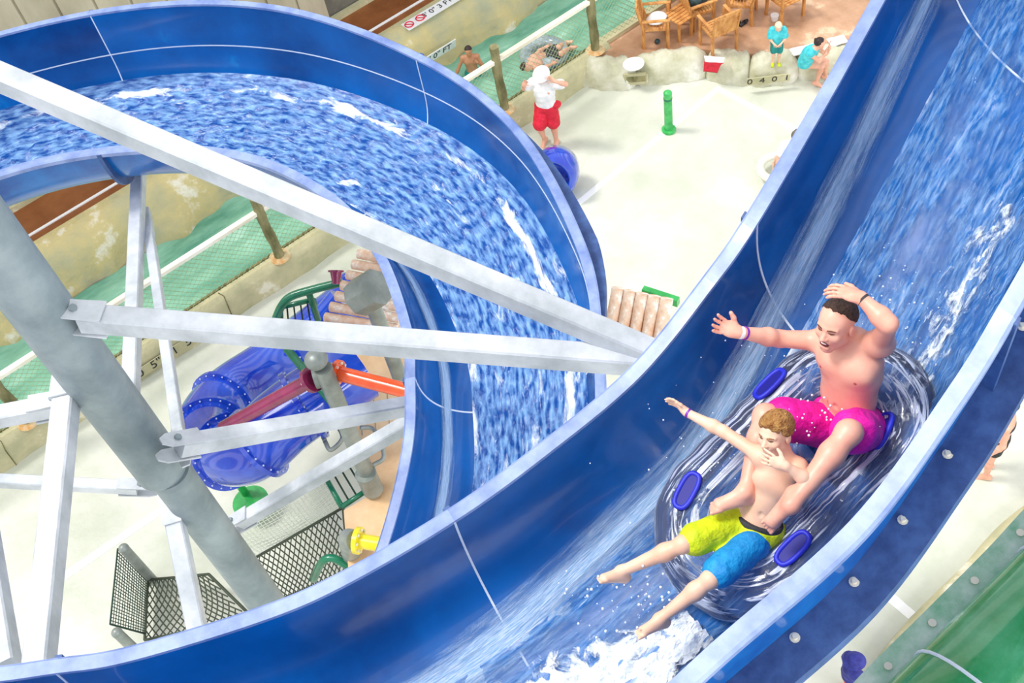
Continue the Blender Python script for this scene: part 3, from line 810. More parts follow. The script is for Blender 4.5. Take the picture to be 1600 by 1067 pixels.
sheet('splash', NA, 8 * NS - 4, 10 * NS + 6, lambda u: pi * (.53 - .12 * math.sin(u * pi) - .04 * u), lambda u: pi * (.70 + .10 * math.sin(u * pi)), 'foam', chord=False, lift=.035, amp=.055, edge=(.3, .3), nt_=60, fsc=9,
      label='white foaming splash in front of the tube under the feet of the boy', cat='splash')
M['foam_thin'] = water_mat('thin_foam', srgb(190, 212, 236), srgb(246, 250, 255), -.3, (.42, .56), stretch=(1, 1.5, 1), scale=5, white=(.5, .6), bump=1.0, rough=.4, bscale=18)
sheet('splash', NA, 3 * NS, 6 * NS, lambda u: pi * (.52), lambda u: pi * .80, 'foam_thin', chord=False, lift=.03, amp=.02, edge=(.5, .5), nt_=40, fsc=8,
      label='broken white foam on the slide just behind the man', cat='splash')
# thrown droplets
dr = MB()
for c_, n_, sp, rr_ in (((1005, 940, 5.2), 70, 60, .008), ((1300, 650, 4.75), 45, 40, .007), ((1150, 700, 5.0), 40, 90, .005), ((1230, 560, 4.9), 40, 80, .005), ((1420, 470, 4.8), 50, 60, .006)):
    for k in range(n_):
        q = P(c_[0] + rng.normal() * sp, c_[1] + rng.normal() * sp * .7, CAM_H - c_[2] + rng.normal() * .04); dr.ball(q, rr_ * rng.uniform(.4, 1.1), 3)
props(dr.build('water_droplets', 'foam', smooth=True), 'white water droplets flying around the tube and the riders', 'droplets', kind='stuff')
#@@PLAY
# ---------------------------------------------------------------- play structure below
M['tube_blue'] = mat('play_tube_blue', srgb(10, 50, 176), srgb(44, 92, 214), .12, scale=1.5, coat=1)
M['maroon'] = mat('maroon_paint', srgb(120, 14, 66), srgb(150, 30, 84), .25, scale=4, coat=.6)
M['orange'] = mat('orange_paint', srgb(222, 70, 20), srgb(238, 96, 40), .25, scale=4, coat=.6)
M['yellow'] = mat('yellow_paint', srgb(226, 206, 20), srgb(240, 226, 60), .3, scale=4, coat=.5)
M['green'] = mat('green_paint', srgb(0, 96, 66), srgb(10, 124, 84), .35, scale=4, coat=.4)
M['bright_green'] = mat('bright_green', srgb(20, 136, 60), srgb(50, 176, 84), .3, scale=4, coat=.4)
M['tan_platform'] = mat('tan_platform', srgb(206, 168, 124), srgb(238, 208, 168), .4, scale=1.2)
M['log_pale'] = mat('bleached_log', srgb(214, 156, 112), srgb(248, 242, 232), .8, scale=5, bump=.5, bscale=14, c3=srgb(232, 206, 182), lo=.3, hi=.6, stretch=(1, 1, 1))
M['net_white'] = mat('net_white', srgb(222, 226, 206), rough=.8)
M['net_dark'] = mat('net_dark', srgb(70, 78, 62), rough=.8)
M['net_green'] = mat('net_green', srgb(34, 62, 50), rough=.8)
M['pipe_grey'] = mat('grey_pipe', srgb(120, 128, 122), srgb(156, 162, 156), .4, metal=.2, scale=3)
M['bolt_white'] = mat('pale_bolt', srgb(210, 220, 246), rough=.3)

def pp(l, n=6): return spline([P(*q) for q in l], n)
ts = empty('tube_slide', P(393, 700, 0), 'blue enclosed play tube slide with bolted flanges making a hairpin bend', 'tube slide')
TP = pp([(560, 575, 3.3), (505, 612, 3.3), (445, 655, 3.2), (392, 700, 3.0), (345, 702, 2.7), (328, 662, 2.3), (362, 618, 2.0), (425, 575, 1.8), (490, 525, 1.5), (560, 470, 1.2)], 8)
cutsT = [0, 12, 22, 30, 38, 46, 58, 72]
for a_, b_ in zip(cutsT[:-1], cutsT[1:]):
    sec = MB().tube(TP[a_:b_ + 1], .43, 36).build('tube_section', 'tube_blue', ts, smooth=True, sharp=60)
    d = nrm(TP[min(b_ + 1, len(TP) - 1)] - TP[b_ - 1])
    MB().tube([TP[b_] - d * .03, TP[b_] + d * .03], .49, 36).build('joint_flange', 'tube_blue', sec, smooth=True, sharp=40)
    _, s_, u_ = frame(d); q = MB()
    for k in range(22):
        a = 2 * pi * k / 22
        q.ball(TP[b_] + d * .035 + (s_ * math.cos(a) + u_ * math.sin(a)) * .455, .013, 3); q.ball(TP[b_] - d * .035 + (s_ * math.cos(a) + u_ * math.sin(a)) * .455, .013, 3)
    props(q.build('bolts', 'bolt_white', sec), kind='stuff')
gd = empty('disc_spinner', P(393, 786, 0), 'round green disc on a short post under the blue tube slide', 'play disc')
MB().disc(P(393, 786, .25), (0, 0, 1), .27, .05, 28).build('disc', 'bright_green', gd, smooth=True, sharp=40)
MB().tube([P(393, 786, 0), P(393, 786, 0) + [0, 0, 1.2]], .06, 14).build('post', 'bright_green', gd, smooth=True, sharp=40)

def flanged_pipe(name, m, a, b, r, label, at0=True):
    rt = empty(name, (a + b) / 2, label, 'pipe'); d = nrm(b - a)
    MB().tube([a, b], r, 24).build('pipe', m, rt, smooth=True, sharp=40)
    e = a if at0 else b; dd = d if at0 else -d
    fl = MB().tube([e, e + dd * .05], r * 1.75, 24).build('flange', m, rt, smooth=True, sharp=40)
    _, s_, u_ = frame(dd)
    for k in range(8):
        t_ = 2 * pi * k / 8; MB().disc(e + dd * .05 + (s_ * math.cos(t_) + u_ * math.sin(t_)) * r * 1.4, dd, .018, .02, 6).build('bolt', 'bolt', fl)
    return rt
mz = 5.0
mb0 = P(583, 765, 2.45)
def on_mast(z): return np.array([mb0[0], mb0[1], z])
# top of the mast where it shows at (497, 556)
flanged_pipe('overhead_pipe', 'maroon', P(489, 592, 4.5), P(350, 668, 3.6), .085, 'maroon spray pipe slanting across the blue tube slide')
flanged_pipe('overhead_pipe', 'orange', P(524, 582, 4.5), P(680, 622, 4.5), .085, 'orange pipe with bolted flange above the tan platform')
ms = empty('mast', mb0, 'grey steel mast with bulky junction standing on the tan platform', 'mast')
MB().tube([mb0, P(505, 575, 4.75)], .10, 20).build('pole', 'pipe_grey', ms, smooth=True, sharp=40)
MB().ball(P(494, 562, 4.85), .13, 12, sc=(1, 1, .8)).build('cap', 'pipe_grey', ms, smooth=True)
MB().tube([P(491, 592, 4.5), P(524, 582, 4.5)], .12, 18).build('junction', 'pipe_grey', ms, smooth=True, sharp=40)
MB().tube([mb0, mb0 + [0, 0, .4]], .13, 20).build('sleeve', 'pipe_grey', ms, smooth=True, sharp=40)

yp = empty('overhead_pipe', P(545, 845, 3.0), 'yellow pipe with flange on grey elbow beside the near slide rim', 'pipe')
MB().tube([P(563, 845, 3.2), P(640, 858, 3.2)], .085, 20).build('pipe', 'yellow', yp, smooth=True, sharp=40)
yf = MB().tube([P(556, 844, 3.2), P(563, 845, 3.2)], .155, 20).build('flange', 'yellow', yp, smooth=True, sharp=40)
for k in range(8):
    t_ = 2 * pi * k / 8; d, s_, u_ = frame(P(640, 858, 3.2) - P(563, 845, 3.2))
    MB().disc(P(563, 845, 3.2) + (s_ * math.cos(t_) + u_ * math.sin(t_)) * .125, d, .018, .02, 6).build('bolt', 'bolt', yf)
MB().tube([P(556, 844, 3.2), P(545, 842, 3.1), P(549, 862, 2.4), P(560, 900, 1.4)], .12, 18).build('elbow', 'pipe_grey', yp, smooth=True, sharp=40)

# platform
zt = 2.4
pl = [P(*q, zt)[:2] for q in ((528, 545), (720, 560), (740, 930), (600, 960), (545, 900), (537, 797), (588, 768), (548, 690))]
pf_ = empty('play_platform', P(600, 700, 2.2), 'tan playground platform floor below the lower slide', 'platform')
MB().prism(pl, zt - .15, zt).build('floor_panel', 'tan_platform', pf_)
for k in range(5):
    a = P(560 + k * 22, 590 + k * 4, zt + .001); b = P(566 + k * 22, 680 + k * 4, zt + .001); MB().beam(a, b, .012, .006).build('panel_joint', 'pipe_grey', pf_)
for q in ((600, 640), (640, 850)):
    p_ = P(*q, zt); MB().tube([[p_[0], p_[1], 0], [p_[0], p_[1], zt - .1]], .1, 16).build('leg', 'pipe_grey', pf_, smooth=True, sharp=40)
# green framed step panel
def bars_panel(name, c, m, n, label, cat, rf=.035, rb=.012, close=True):
    rt = empty(name, sum(c) / len(c), label, cat)
    for k in range(4 if close else 3):
        MB().tube([c[k], c[(k + 1) % 4]], rf, 10).build('rail', m, rt, smooth=True)
    for k in range(1, n):
        f = k / n; MB().tube([c[0] * (1 - f) + c[1] * f, c[3] * (1 - f) + c[2] * f], rb, 6).build('bar', 'net_green', rt, smooth=True)
    return rt
bars_panel('gate_panel', [P(507, 743, 2.35), P(551, 712, 2.35), P(582, 760, 2.35), P(534, 792, 2.35)], 'green', 4, 'green framed barred panel between white net and platform', 'barrier')
bars_panel('guard_rail', [P(438, 480, 3.2), P(490, 468, 3.2), P(500, 520, 2.6), P(440, 520, 2.6)], 'green', 5, 'green guard rail with thin bars near the log roof', 'railing')
gr = empty('handrail', P(470, 470, 2.6), 'thick curved green handrail leading up to the log roof', 'railing')
MB().tube(pp([(430, 500, 3.0), (440, 478, 3.3), (455, 463, 3.4), (490, 452, 3.45), (535, 441, 3.5)]), .055, 12).build('rail', 'green', gr, smooth=True)
MB().tube([P(482, 456, 3.4), P(497, 500, 2.9)], .045, 10).build('post', 'green', gr, smooth=True)
ga = empty('handrail', P(515, 880, 2.0), 'short green hooped handrail just above the near slide rim', 'railing')
MB().tube(pp([(490, 905, 1.6), (503, 878, 2.2), (520, 872, 2.3), (545, 885, 2.2)]), .05, 12).build('rail', 'green', ga, smooth=True)
gs = empty('handrail', P(445, 575, 3.6), 'straight green rail passing behind the maroon pipe flange', 'railing')
MB().tube([P(448, 545, 3.9), P(545, 660, 3.6)], .05, 12).build('rail', 'green', gs, smooth=True)
for nm, c, lab in ((0, [(508, 690), (503, 672), (523, 663), (535, 684), (517, 703)], 'bent grey grab rail left of the mast foot'), (1, [(563, 668), (585, 672), (600, 712), (583, 727)], 'bent grey grab rail right of the mast foot')):
    g_ = MB().tube(pp([(x, y, 3.0) for x, y in c] + ([(c[0][0], c[0][1], 3.0)] if nm == 0 else [])), .028, 10).build('grab_rail', 'pipe_grey', smooth=True); props(g_, lab, 'railing')
# dumping bucket: octagonal drum on a post
bk = empty('tipping_bucket', P(578, 500, 4.2), 'grey eight-sided tipping bucket on a post over the log roof', 'bucket')
a = P(560, 466, 4.9); b = P(590, 448, 5.1)
MB().tube([a, b], .215, 8).build('drum', 'pipe_grey', bk)
MB().tube([P(580, 470, 4.8), [*P(580, 470, 4.8)[:2], 3.2]], .09, 14).build('post', 'pipe_grey', bk, smooth=True, sharp=40)
fn = empty('funnel', P(523, 440, 3.9), 'small maroon funnel beside the log roof', 'funnel')
f0 = P(525, 444, 3.9); f1 = f0 + R_CAM[:, 1] * .15
MB().tube([f0, f1], [.045, .075], 16).build('cone', 'maroon', fn, smooth=True, sharp=40)
MB().tube([f1, f1 + R_CAM[:, 1] * .02], .1, 16).build('rim', 'maroon', fn, smooth=True, sharp=40)
bb = MB().tube([P(500, 500, 2.4), P(530, 465, 2.6)], .16, 14).build('float_bumper', 'tube_blue', smooth=True, sharp=40)
props(bb, 'small blue padded roller behind green netting beside the log roof', 'roller')
# roofs of split logs
def log_roof(label, rows, grp=None, r=.12):
    pts = [(P(*a), P(*b)) for a, b in rows]
    rt = empty('log_roof', pts[len(pts) // 2][0] - [0, 0, .2], label, 'roof')
    for a, b in pts:
        n = 10; L_ = []
        ps = [a + (b - a) * k / n for k in range(n + 1)]
        MB().tube(ps, [r * (1 + .1 * nz3(p, 4.0)) for p in ps], 12).build('log', 'log_pale', rt, smooth=True, sharp=50)
    return rt
log_roof('stepped roof of bleached split logs left of the lower slide', [((560 - k * 8.6, 396 + k * 16.6, 3.95 - k * .09), (640 - k * 3, 412 + k * 17, 3.95 - k * .09)) for k in range(8)], r=.066)
log_roof('roof of bleached split logs seen between lower slide and near slide rim', [((966 + k * 19, 450 + k * 4, 3.9), (950 + k * 19, 535 + k * 4, 3.4)) for k in range(5)], r=.078)
ge = MB().beam(P(1005, 454, 3.6), P(1060, 472, 3.6), .08, .12).build('roof_edge', 'bright_green'); props(ge, 'bright green edging strip beyond the right-hand log roof', 'roof edging')

# nets
def net(name, c, nu, nv, r, m, label, sag=.0, diag=False, rope='net_dark'):
    c = [np.asarray(q) for q in c]
    rt = empty(name, sum(c) / 4, label, 'net')
    def pt(u, v): return (c[0] * (1 - u) + c[1] * u) * (1 - v) + (c[3] * (1 - u) + c[2] * u) * v - np.array([0, 0, sag * math.sin(pi * u) * math.sin(pi * v)])
    mb = MB()
    if not diag:
        for i in range(nu + 1):
            mb.tube([pt(i / nu, j / 8) + [0, 0, .008 * math.sin(i * 3 + j)] for j in range(9)], r, 4, cap=False)
        for j in range(nv + 1):
            mb.tube([pt(i / 8, j / nv) + [0, 0, .008 * math.cos(j * 3 + i)] for i in range(9)], r, 4, cap=False)
    else:
        for i in range(nu):
            for j in range(nv):
                ox = .5 if j % 2 else 0
                u0 = (i + ox) / (nu + .5); u1 = (i + ox + .5) / (nu + .5); u2 = (i + ox - .5) / (nu + .5)
                if u1 <= 1: mb.tube([pt(u0, j / nv), pt(u1, (j + 1) / nv)], r, 4, cap=False)
                if u2 >= 0: mb.tube([pt(u0, j / nv), pt(u2, (j + 1) / nv)], r, 4, cap=False)
    props(mb.build('netting', m, rt, smooth=True), kind='stuff')
    for k in range(4): MB().tube([pt(*((0, 0), (1, 0), (1, 1), (0, 1))[k]), pt(*((1, 0), (1, 1), (0, 1), (0, 0))[k])], r * 2.2, 6).build('edge_rope', rope, rt, smooth=True)
    return rt
net('climbing_net', [P(350, 835, 1.7), P(507, 745, 2.3), P(536, 793, 2.1), P(398, 872, 1.5)], 26, 18, .006, 'net_white', 'white climbing net slung beside the thin lower brace', sag=.15)
net('climbing_net', [P(398, 872, 1.5), P(536, 793, 2.1), P(545, 892, 1.5), P(430, 940, 1.0)], 16, 12, .009, 'net_dark', 'dark climbing net hanging below the white one', sag=.1, diag=True)
pA = P(240, 906, 0); pB = P(240, 1030, 0)
for q, tp, lb in ((P(240, 908, 0), 1.05, 'grey net post with rounded top at the far corner of the black netting'), (P(232, 1035, 0), 1.05, 'grey net post just above the near slide rim at lower left')):
    rt = empty('net_post', q, lb, 'post')
    MB().tube([q, q + [0, 0, tp]], .07, 16).build('post', 'pipe_grey', rt, smooth=True, sharp=40); MB().ball(q + [0, 0, tp], .075, 8).build('cap', 'pipe_grey', rt, smooth=True)
net('barrier_net', [P(184, 857, .9), P(231, 906, .15), P(227, 990, .15), P(172, 975, .9)], 14, 22, .006, 'net_green', 'upright fine black net panel between two grey posts', rope='net_green')
net('climbing_net', [P(231, 906, .15), P(326, 897, .5), P(395, 965, .5), P(226, 1000, .15)], 14, 12, .010, 'net_dark', 'dark knotted net sagging from the net posts toward the round column', sag=.15, diag=True)

# open blue tube mouth behind the curved slide
tm = empty('tube_mouth', P(870, 300, 0), 'open blue play tube end standing on the pool floor behind the slide', 'play tube')
c0 = P(866, 270, .45); ax = nrm(np.array([-.75, -.6, .25])); _, s_, u_ = frame(ax); L_ = []
for dx, rr_ in ((-.35, .30), (-.30, .38), (-.1, .43), (.18, .42), (.25, .37), (.23, .31), (.1, .28), (-.25, .27)):
    L_.append([c0 + ax * dx + rr_ * (s_ * math.cos(a) + u_ * math.sin(a)) for a in np.arange(32) * 2 * pi / 32])
MB().sweep(L_).build('tube', 'tube_blue', tm, smooth=True, sharp=70)
MB().disc(c0 - [0, 0, .45], (0, 0, 1), .18, .12, 16).build('foot', 'tube_blue', tm, smooth=True, sharp=40)

# big green slide at bottom right
M['green_shell'] = mat('green_slide_shell', srgb(10, 132, 58), srgb(214, 232, 222), .25, scale=1.3, coat=1, bump=.08, bscale=30, c3=srgb(80, 168, 116), stretch=(1, 1, 1), lo=.40, hi=.66)  # near-white tones paint the sheen of the shell into its green
M['green_flange'] = mat('green_slide_flange', srgb(120, 176, 142), srgb(204, 218, 208), .5, scale=4)
gsl = empty('green_slide', P(1550, 1000, 6.8), 'large green fibreglass slide crossing the bottom right corner', 'water slide')
e0 = [P(1700, 690, 7.6), P(1600, 795, 7.5), P(1540, 860, 7.4), P(1440, 960, 7.25), P(1330, 1070, 7.1), P(1220, 1200, 6.95)]
E_ = spline(e0, 8); L_ = []; L2 = []
for i, p_ in enumerate(E_):
    d = nrm(E_[min(i + 1, len(E_) - 1)] - E_[max(i - 1, 0)]); sd_ = nrm(np.cross(d, [0, 0, 1])); 
    if sd_ @ IX_ < 0: sd_ = -sd_
    L_.append([p_ + sd_ * x + np.array([0, 0, z]) for x, z in ((0, 0), (.16, .01), (.17, -.06), (0, -.05))])
    row = []
    for a in np.linspace(0, pi, 20):
        row.append(p_ + sd_ * (.15 + .62 * (1 - math.cos(a))) + np.array([0, 0, .42 * math.sin(a) ** .8]))
    row += [row[-1] - [0, 0, .06], row[0] - [0, 0, .06]]
    L2.append(row)
shl = MB().sweep(L2).build('shell', 'green_shell', gsl, smooth=True, sharp=60)
fl = MB().sweep(L_).build('edge_flange', 'green_flange', gsl)
acc = 0
for i in range(1, len(E_)):
    acc += np.linalg.norm(E_[i] - E_[i - 1])
    if acc > .36:
        acc = 0; d = nrm(E_[i] - E_[i - 1]); sd_ = nrm(np.cross(d, [0, 0, 1])); sd_ = sd_ if sd_ @ IX_ > 0 else -sd_
        q = MB().disc(E_[i] + sd_ * .08 + [0, 0, .01], (0, 0, 1), .026, .008, 12); q.build('bolt', 'bolt', fl)
for k in (14, 27):
    MB().tube([q + np.array([0, 0, .004]) for q in L2[k][:20]], .012, 6).build('joint_sealant', 'seam', gsl, smooth=True)
# pool edge seen beyond that slide
pe = pp([(1640, 760, .1), (1560, 820, .1), (1506, 880, .1), (1460, 925, .1), (1420, 965, .1), (1390, 1000, .1), (1362, 1040, .1), (1340, 1100, .1)], 6); L_ = []
for i, p_ in enumerate(pe):
    d = nrm(pe[min(i + 1, len(pe) - 1)] - pe[max(i - 1, 0)]); sd_ = nrm(np.cross(d, [0, 0, 1])); sd_ = sd_ if sd_ @ IX_ > 0 else -sd_
    L_.append([[*(p_ + sd_ * x)[:2], z] for x, z in ((0, 0), (.03, .2), (.15, .3), (1.2, .3), (1.2, 0))])
props(MB().sweep(L_).build('pool_edge', 'curb', smooth=True, sharp=50), kind='structure')
#@@DECK
# ---------------------------------------------------------------- fence along the river
M['rust_base'] = mat('rust_stained_base', srgb(206, 150, 84), srgb(222, 206, 166), .8, scale=8)
fe = empty('rope_fence', (5, 13.47, .5), 'log post and rail fence with netting between wading pool and river', 'fence')
FPOST = [(-5.6, 13.47), (-1.35, 13.47), (3.42, 13.47), (8.38, 13.47), (10.6, 13.47)]
FZ = 1.62
for i, (x, y) in enumerate(FPOST):
    n = 8; ps = [(x + .01 * math.sin(k), y, .5 + 1.42 * k / n) for k in range(n + 1)]
    MB().tube(ps, [.085 + .008 * math.sin(k * 2 + i) for k in range(n + 1)], 14).build('post', 'log', fe, smooth=True, sharp=50)
    MB().tube([(x, y, .5), (x, y, .535)], [.19, .15], 16).build('post_base', 'rust_base', fe, smooth=True, sharp=40)
M['rail_top'] = mat('bleached_rail', srgb(214, 206, 180), srgb(244, 240, 226), .7, scale=4, stretch=(.3, 1, 1))
for (x0, y0), (x1, y1) in zip(FPOST[:-1] + [FPOST[-1]], FPOST[1:] + [(18, 13.47)]):
    rl = MB().beam((x0 + .05, y0, FZ), (x1 - .05, y1, FZ), .10, .09, bev=.3).build('rail', 'rail_top', fe)
    mb = MB(); st = .11; hgt = 1.0; zb = .56; x = x0 - hgt
    while x < x1:
        for sgn in (1, -1):
            a0, a1 = (x, x + hgt) if sgn > 0 else (x + hgt, x)
            def clip(xx, z): return xx
            za, zb_ = zb, zb + hgt
            xa, xb = a0, a1
            if xa < x0: f = (x0 - xa) / (xb - xa); za = zb + hgt * f; xa = x0
            if xb < x0: f = (x0 - xb) / (xa - xb); zb_ = zb + hgt * (1 - f); xb = x0
            if xa > x1: f = (xa - x1) / (xa - xb); za = zb + hgt * f; xa = x1
            if xb > x1: f = (xb - x1) / (xb - xa); zb_ = zb + hgt * (1 - f); xb = x1
            if abs(zb_ - za) > .03: mb.tube([(xa, y0 + .03, za), (xb, y0 + .03, zb_)], .0045, 3, cap=False)
        x += st
    props(mb.build('netting', 'net', fe), kind='stuff')

# ---------------------------------------------------------------- signs
def text(name, body, loc, xd, yd, size, m, parent=None):
    c = bpy.data.curves.new(name, 'FONT'); c.body = body; c.size = size; c.extrude = .002; c.align_x = 'CENTER'; c.align_y = 'CENTER'
    c.materials.append(M[m]); o = bpy.data.objects.new(name, c); col.objects.link(o)
    xd = nrm(xd); yd = nrm(np.asarray(yd) - (np.asarray(yd) @ xd) * xd); zd = np.cross(xd, yd)
    mt = Matrix.Identity(4)
    for i in range(3): mt[i][0], mt[i][1], mt[i][2] = xd[i], yd[i], zd[i]
    lo = np.asarray(loc, float)
    if parent: lo = lo - ORG[parent.name]; o.parent = parent
    mt.translation = Vector(lo)
    bpy.context.view_layer.update()
    me = bpy.data.meshes.new_from_object(o.evaluated_get(bpy.context.evaluated_depsgraph_get()))
    bpy.data.objects.remove(o); bpy.data.curves.remove(c)
    o = bpy.data.objects.new(name, me); col.objects.link(o)
    if parent: o.parent = parent
    o.matrix_local = mt
    return o
def plate_sign(name, body, c, xd, yd, w_, h_, size, label, tm='black', pm='white'):
    xd = nrm(xd); yd = nrm(np.asarray(yd, float) - (np.asarray(yd, float) @ xd) * xd); zd = np.cross(xd, yd); c = np.asarray(c, float)
    rt = empty(name, c, label, 'sign')
    q = [c - xd * w_ / 2 - yd * h_ / 2, c + xd * w_ / 2 - yd * h_ / 2, c + xd * w_ / 2 + yd * h_ / 2, c - xd * w_ / 2 + yd * h_ / 2]
    MB().sweep([[p - zd * .015 for p in q], q]).build('plate', pm, rt)
    if body: text('lettering', body, c + zd * .004, xd, yd, size, tm, rt)
    return rt
X_, Y_, Z_ = np.eye(3)
plate_sign('depth_marker', "0  5\"", (.62, 13.275, .2), X_, Z_, .62, .2, .24, 'depth marker reading 0 5 on the pool curb, left of the thin slanting brace', pm='curb')
plate_sign('depth_marker', "1  5\"", (1.28, 13.275, .2), X_, Z_, .5, .2, .24, 'depth marker on the pool curb whose first digit is one', pm='curb')
c_ = P(690, 86, .75)
plate_sign('depth_marker', "3' 0\" FT", (c_[0], 15.44, .72), X_, Z_ - .3 * Y_, .85, .22, .2, 'white depth sign on the rock wall behind the swimming boy')
wp = P(667, 22, 1.22)
ws = plate_sign('warning_sign', "3' 0\" 3 FT", wp + X_ * .25, X_, Y_, 1.55, .26, .18, 'long white warning strip with red symbols on the brown deck edge')
for k in range(2):
    cc = wp + X_ * (-.42 + .0 + k * .26); q = []
    rg = MB().tube([cc + [.085 * math.cos(a), .085 * math.sin(a), .008] for a in np.linspace(0, 2 * pi, 25)], .011, 5); rg.build('symbol', 'red_cloth', ws)
    MB().beam(cc + [-.06, .06, .008], cc + [.06, -.06, .008], .016, .01).build('symbol', 'red_cloth', ws)
d_ = nrm(P(1235, 122, .25) - P(1168, 130, .25)); d_[2] = 0
plate_sign('depth_marker', "0  4  0  1", P(1201, 127, .27) - np.array([d_[1], -d_[0], 0]) * .04, d_, Z_ - .25 * np.array([-d_[1], d_[0], 0]), .78, .2, .21, 'pale plate reading 0 4 0 1 on the boulder edge', pm='curb')
# skimmer box and lid on the rock edge
sk = empty('skimmer', P(992, 124, .2), 'pool skimmer opening with yellowish frame in the boulder edge', 'skimmer')
cc = P(993, 123, .22); dd = nrm(P(1020, 121, .22) - P(966, 125, .22))
fq = MB()
for a, b in (((-.2, -.1), (.2, -.1)), ((.2, -.1), (.2, .1)), ((.2, .1), (-.2, .1)), ((-.2, .1), (-.2, -.1))):
    fq.beam(cc + dd * a[0] + Z_ * a[1], cc + dd * b[0] + Z_ * b[1], .04, .06)
fq.build('frame', 'curb', sk); MB().beam(cc + dd * -.19, cc + dd * .19, .02, .18).build('opening', 'log', sk)
MB().disc(P(990, 101, .5), (0, .1, 1), .2, .03, 22).build('lid', 'white', sk, smooth=True, sharp=40)

# ---------------------------------------------------------------- bollard
M['bollard'] = mat('bollard_green', srgb(40, 160, 76), srgb(86, 196, 110), .4, scale=6)
bo = empty('bollard', P(1045, 206, 0), 'bright green round post standing alone in the white wading pool', 'post')
b0 = P(1045, 204, 0)
MB().disc(b0, (0, 0, 1), .13, .05, 20).build('base', 'bollard', bo, smooth=True, sharp=40)
MB().tube([b0, b0 + Z_ * .88], .075, 18).build('post', 'bollard', bo, smooth=True, sharp=40)
MB().ball(b0 + Z_ * .88, .078, 8, sc=(1, 1, .6)).build('cap', 'bollard', bo, smooth=True)
MB().tube([b0 + Z_ * .74, b0 + Z_ * .78], .08, 18).build('collar', 'green', bo, smooth=True, sharp=40)

# ---------------------------------------------------------------- deck chairs
M['teak'] = mat('teak', srgb(176, 112, 52), srgb(222, 164, 96), .5, scale=4, stretch=(3, 1, 1))
DZ = .42
def make_chair(loc, rz):
    ca, sa = math.cos(rz), math.sin(rz)
    W_ = lambda x, y, z: np.array([loc[0] + x * ca - y * sa, loc[1] + x * sa + y * ca, DZ + z])    # +y is the way it faces
    rt = empty('deck_chair', W_(0, 0, 0), cat='chair')
    for sx in (-1, 1):
        MB().beam(W_(.25 * sx, .22, 0), W_(.25 * sx, .22, .62), .05).build('leg', 'teak', rt)
        MB().beam(W_(.25 * sx, -.24, 0), W_(.25 * sx, -.22, .42), .05).build('leg', 'teak', rt)
        a = MB(); a.beam(W_(.27 * sx, -.25, .62), W_(.27 * sx, .27, .64), .06, .03); a.build('armrest', 'teak', rt)
    st_ = MB()
    for k in range(8): st_.beam(W_(-.24, -.2 + k * .06, .42), W_(.24, -.2 + k * .06, .43), .048, .02)
    st_.beam(W_(-.23, -.22, .40), W_(-.23, .24, .41), .03, .04); st_.beam(W_(.23, -.22, .40), W_(.23, .24, .41), .03, .04)
    st_.build('seat', 'teak', rt)
    bk_ = MB()
    for k in range(6):
        z = .5 + k * .065; bk_.beam(W_(-.24, -.24 - (z - .45) * .2, z), W_(.24, -.24 - (z - .45) * .2, z), .055, .02, up=(ca * 0 - sa * 1, ca, 0)) if False else bk_.box(W_(0, -.24 - (z - .45) * .2, z), (.48, .02, .055), rz)
    for sx in (-1, 1): bk_.beam(W_(.25 * sx, -.22, .42), W_(.25 * sx, -.34, .92), .05, .035)
    bk_.beam(W_(-.26, -.34, .92), W_(.26, -.34, .92), .04, .05)
    bk_.build('backrest', 'teak', rt)
    return rt
def copy_tree(o, parent=None):
    c = o.copy(); col.objects.link(c); c.parent = parent
    for ch in list(o.children): copy_tree(ch, c)
    return c
def fl_(x, y): p = P(x, y, DZ); return p[:2]
iu = math.atan2(IX_[1], IX_[0])
chairs = [((1026, 62), iu - pi / 2 - .1, 'wooden armchair at the left with white towel on its seat'),
          ((1122, 72), .95 - pi / 2 + .35, 'wooden armchair with its slatted back turned to the pool'),
          ((1090, 38), iu - pi / 2 + .3, 'wooden armchair holding a dark bag'),
          ((1158, 26), iu + pi / 2 - .3, 'wooden armchair with striped towel on its seat'),
          ((1226, 24), .95 + pi / 2 + .45, 'wooden armchair at far right of the deck facing the pool'),
          ((1062, 8), iu + pi / 2, 'wooden armchair cut by the top edge of the picture'),]
ch0 = None
for (x, y), rz, lb in chairs:
    f = fl_(x, y)
    o = make_chair(f, rz)
    props(o, lb, 'chair', 'wooden armchairs on the seating deck')
ft = fl_(1063, 52)
sd2 = empty('side_table', (ft[0], ft[1], DZ), 'low slatted wooden side table between the left armchairs', 'table')
tb = MB()
for k in range(6): tb.box((ft[0], ft[1] - .2 + k * .08, DZ + .44), (.48, .065, .02))
tb.build('tabletop', 'teak', sd2)
for sx in (-1, 1):
    for sy in (-1, 1): MB().beam((ft[0] + .2 * sx, ft[1] + .18 * sy, DZ), (ft[0] + .2 * sx, ft[1] + .18 * sy, DZ + .43), .04).build('leg', 'teak', sd2)
M['bag_dark'] = mat('bag_dark', srgb(22, 44, 50), srgb(60, 84, 88), .5, scale=6, bump=.5, bscale=12)
def blob(name, c, r, m, label, cat, seed=0, sq=1.0, n=10):
    mb = MB().ball(c, 1, n, sc=r); mb.v = [tuple(np.asarray(v) + (np.asarray(v) - c) * .22 * nz3(np.asarray(v) + seed, 6 * sq)) for v in mb.v]
    return props(mb.build(name, m, smooth=True), label, cat)
f = fl_(1026, 62); blob('towel', np.array([f[0], f[1], DZ + .49]), (.2, .17, .05), 'white_cloth', 'folded white towel on the leftmost wooden armchair', 'towel', 1)
f = fl_(1090, 36); blob('bag', np.array([f[0], f[1], DZ + .58]), (.22, .18, .16), 'bag_dark', 'dark plastic bag on a wooden armchair', 'bag', 2)
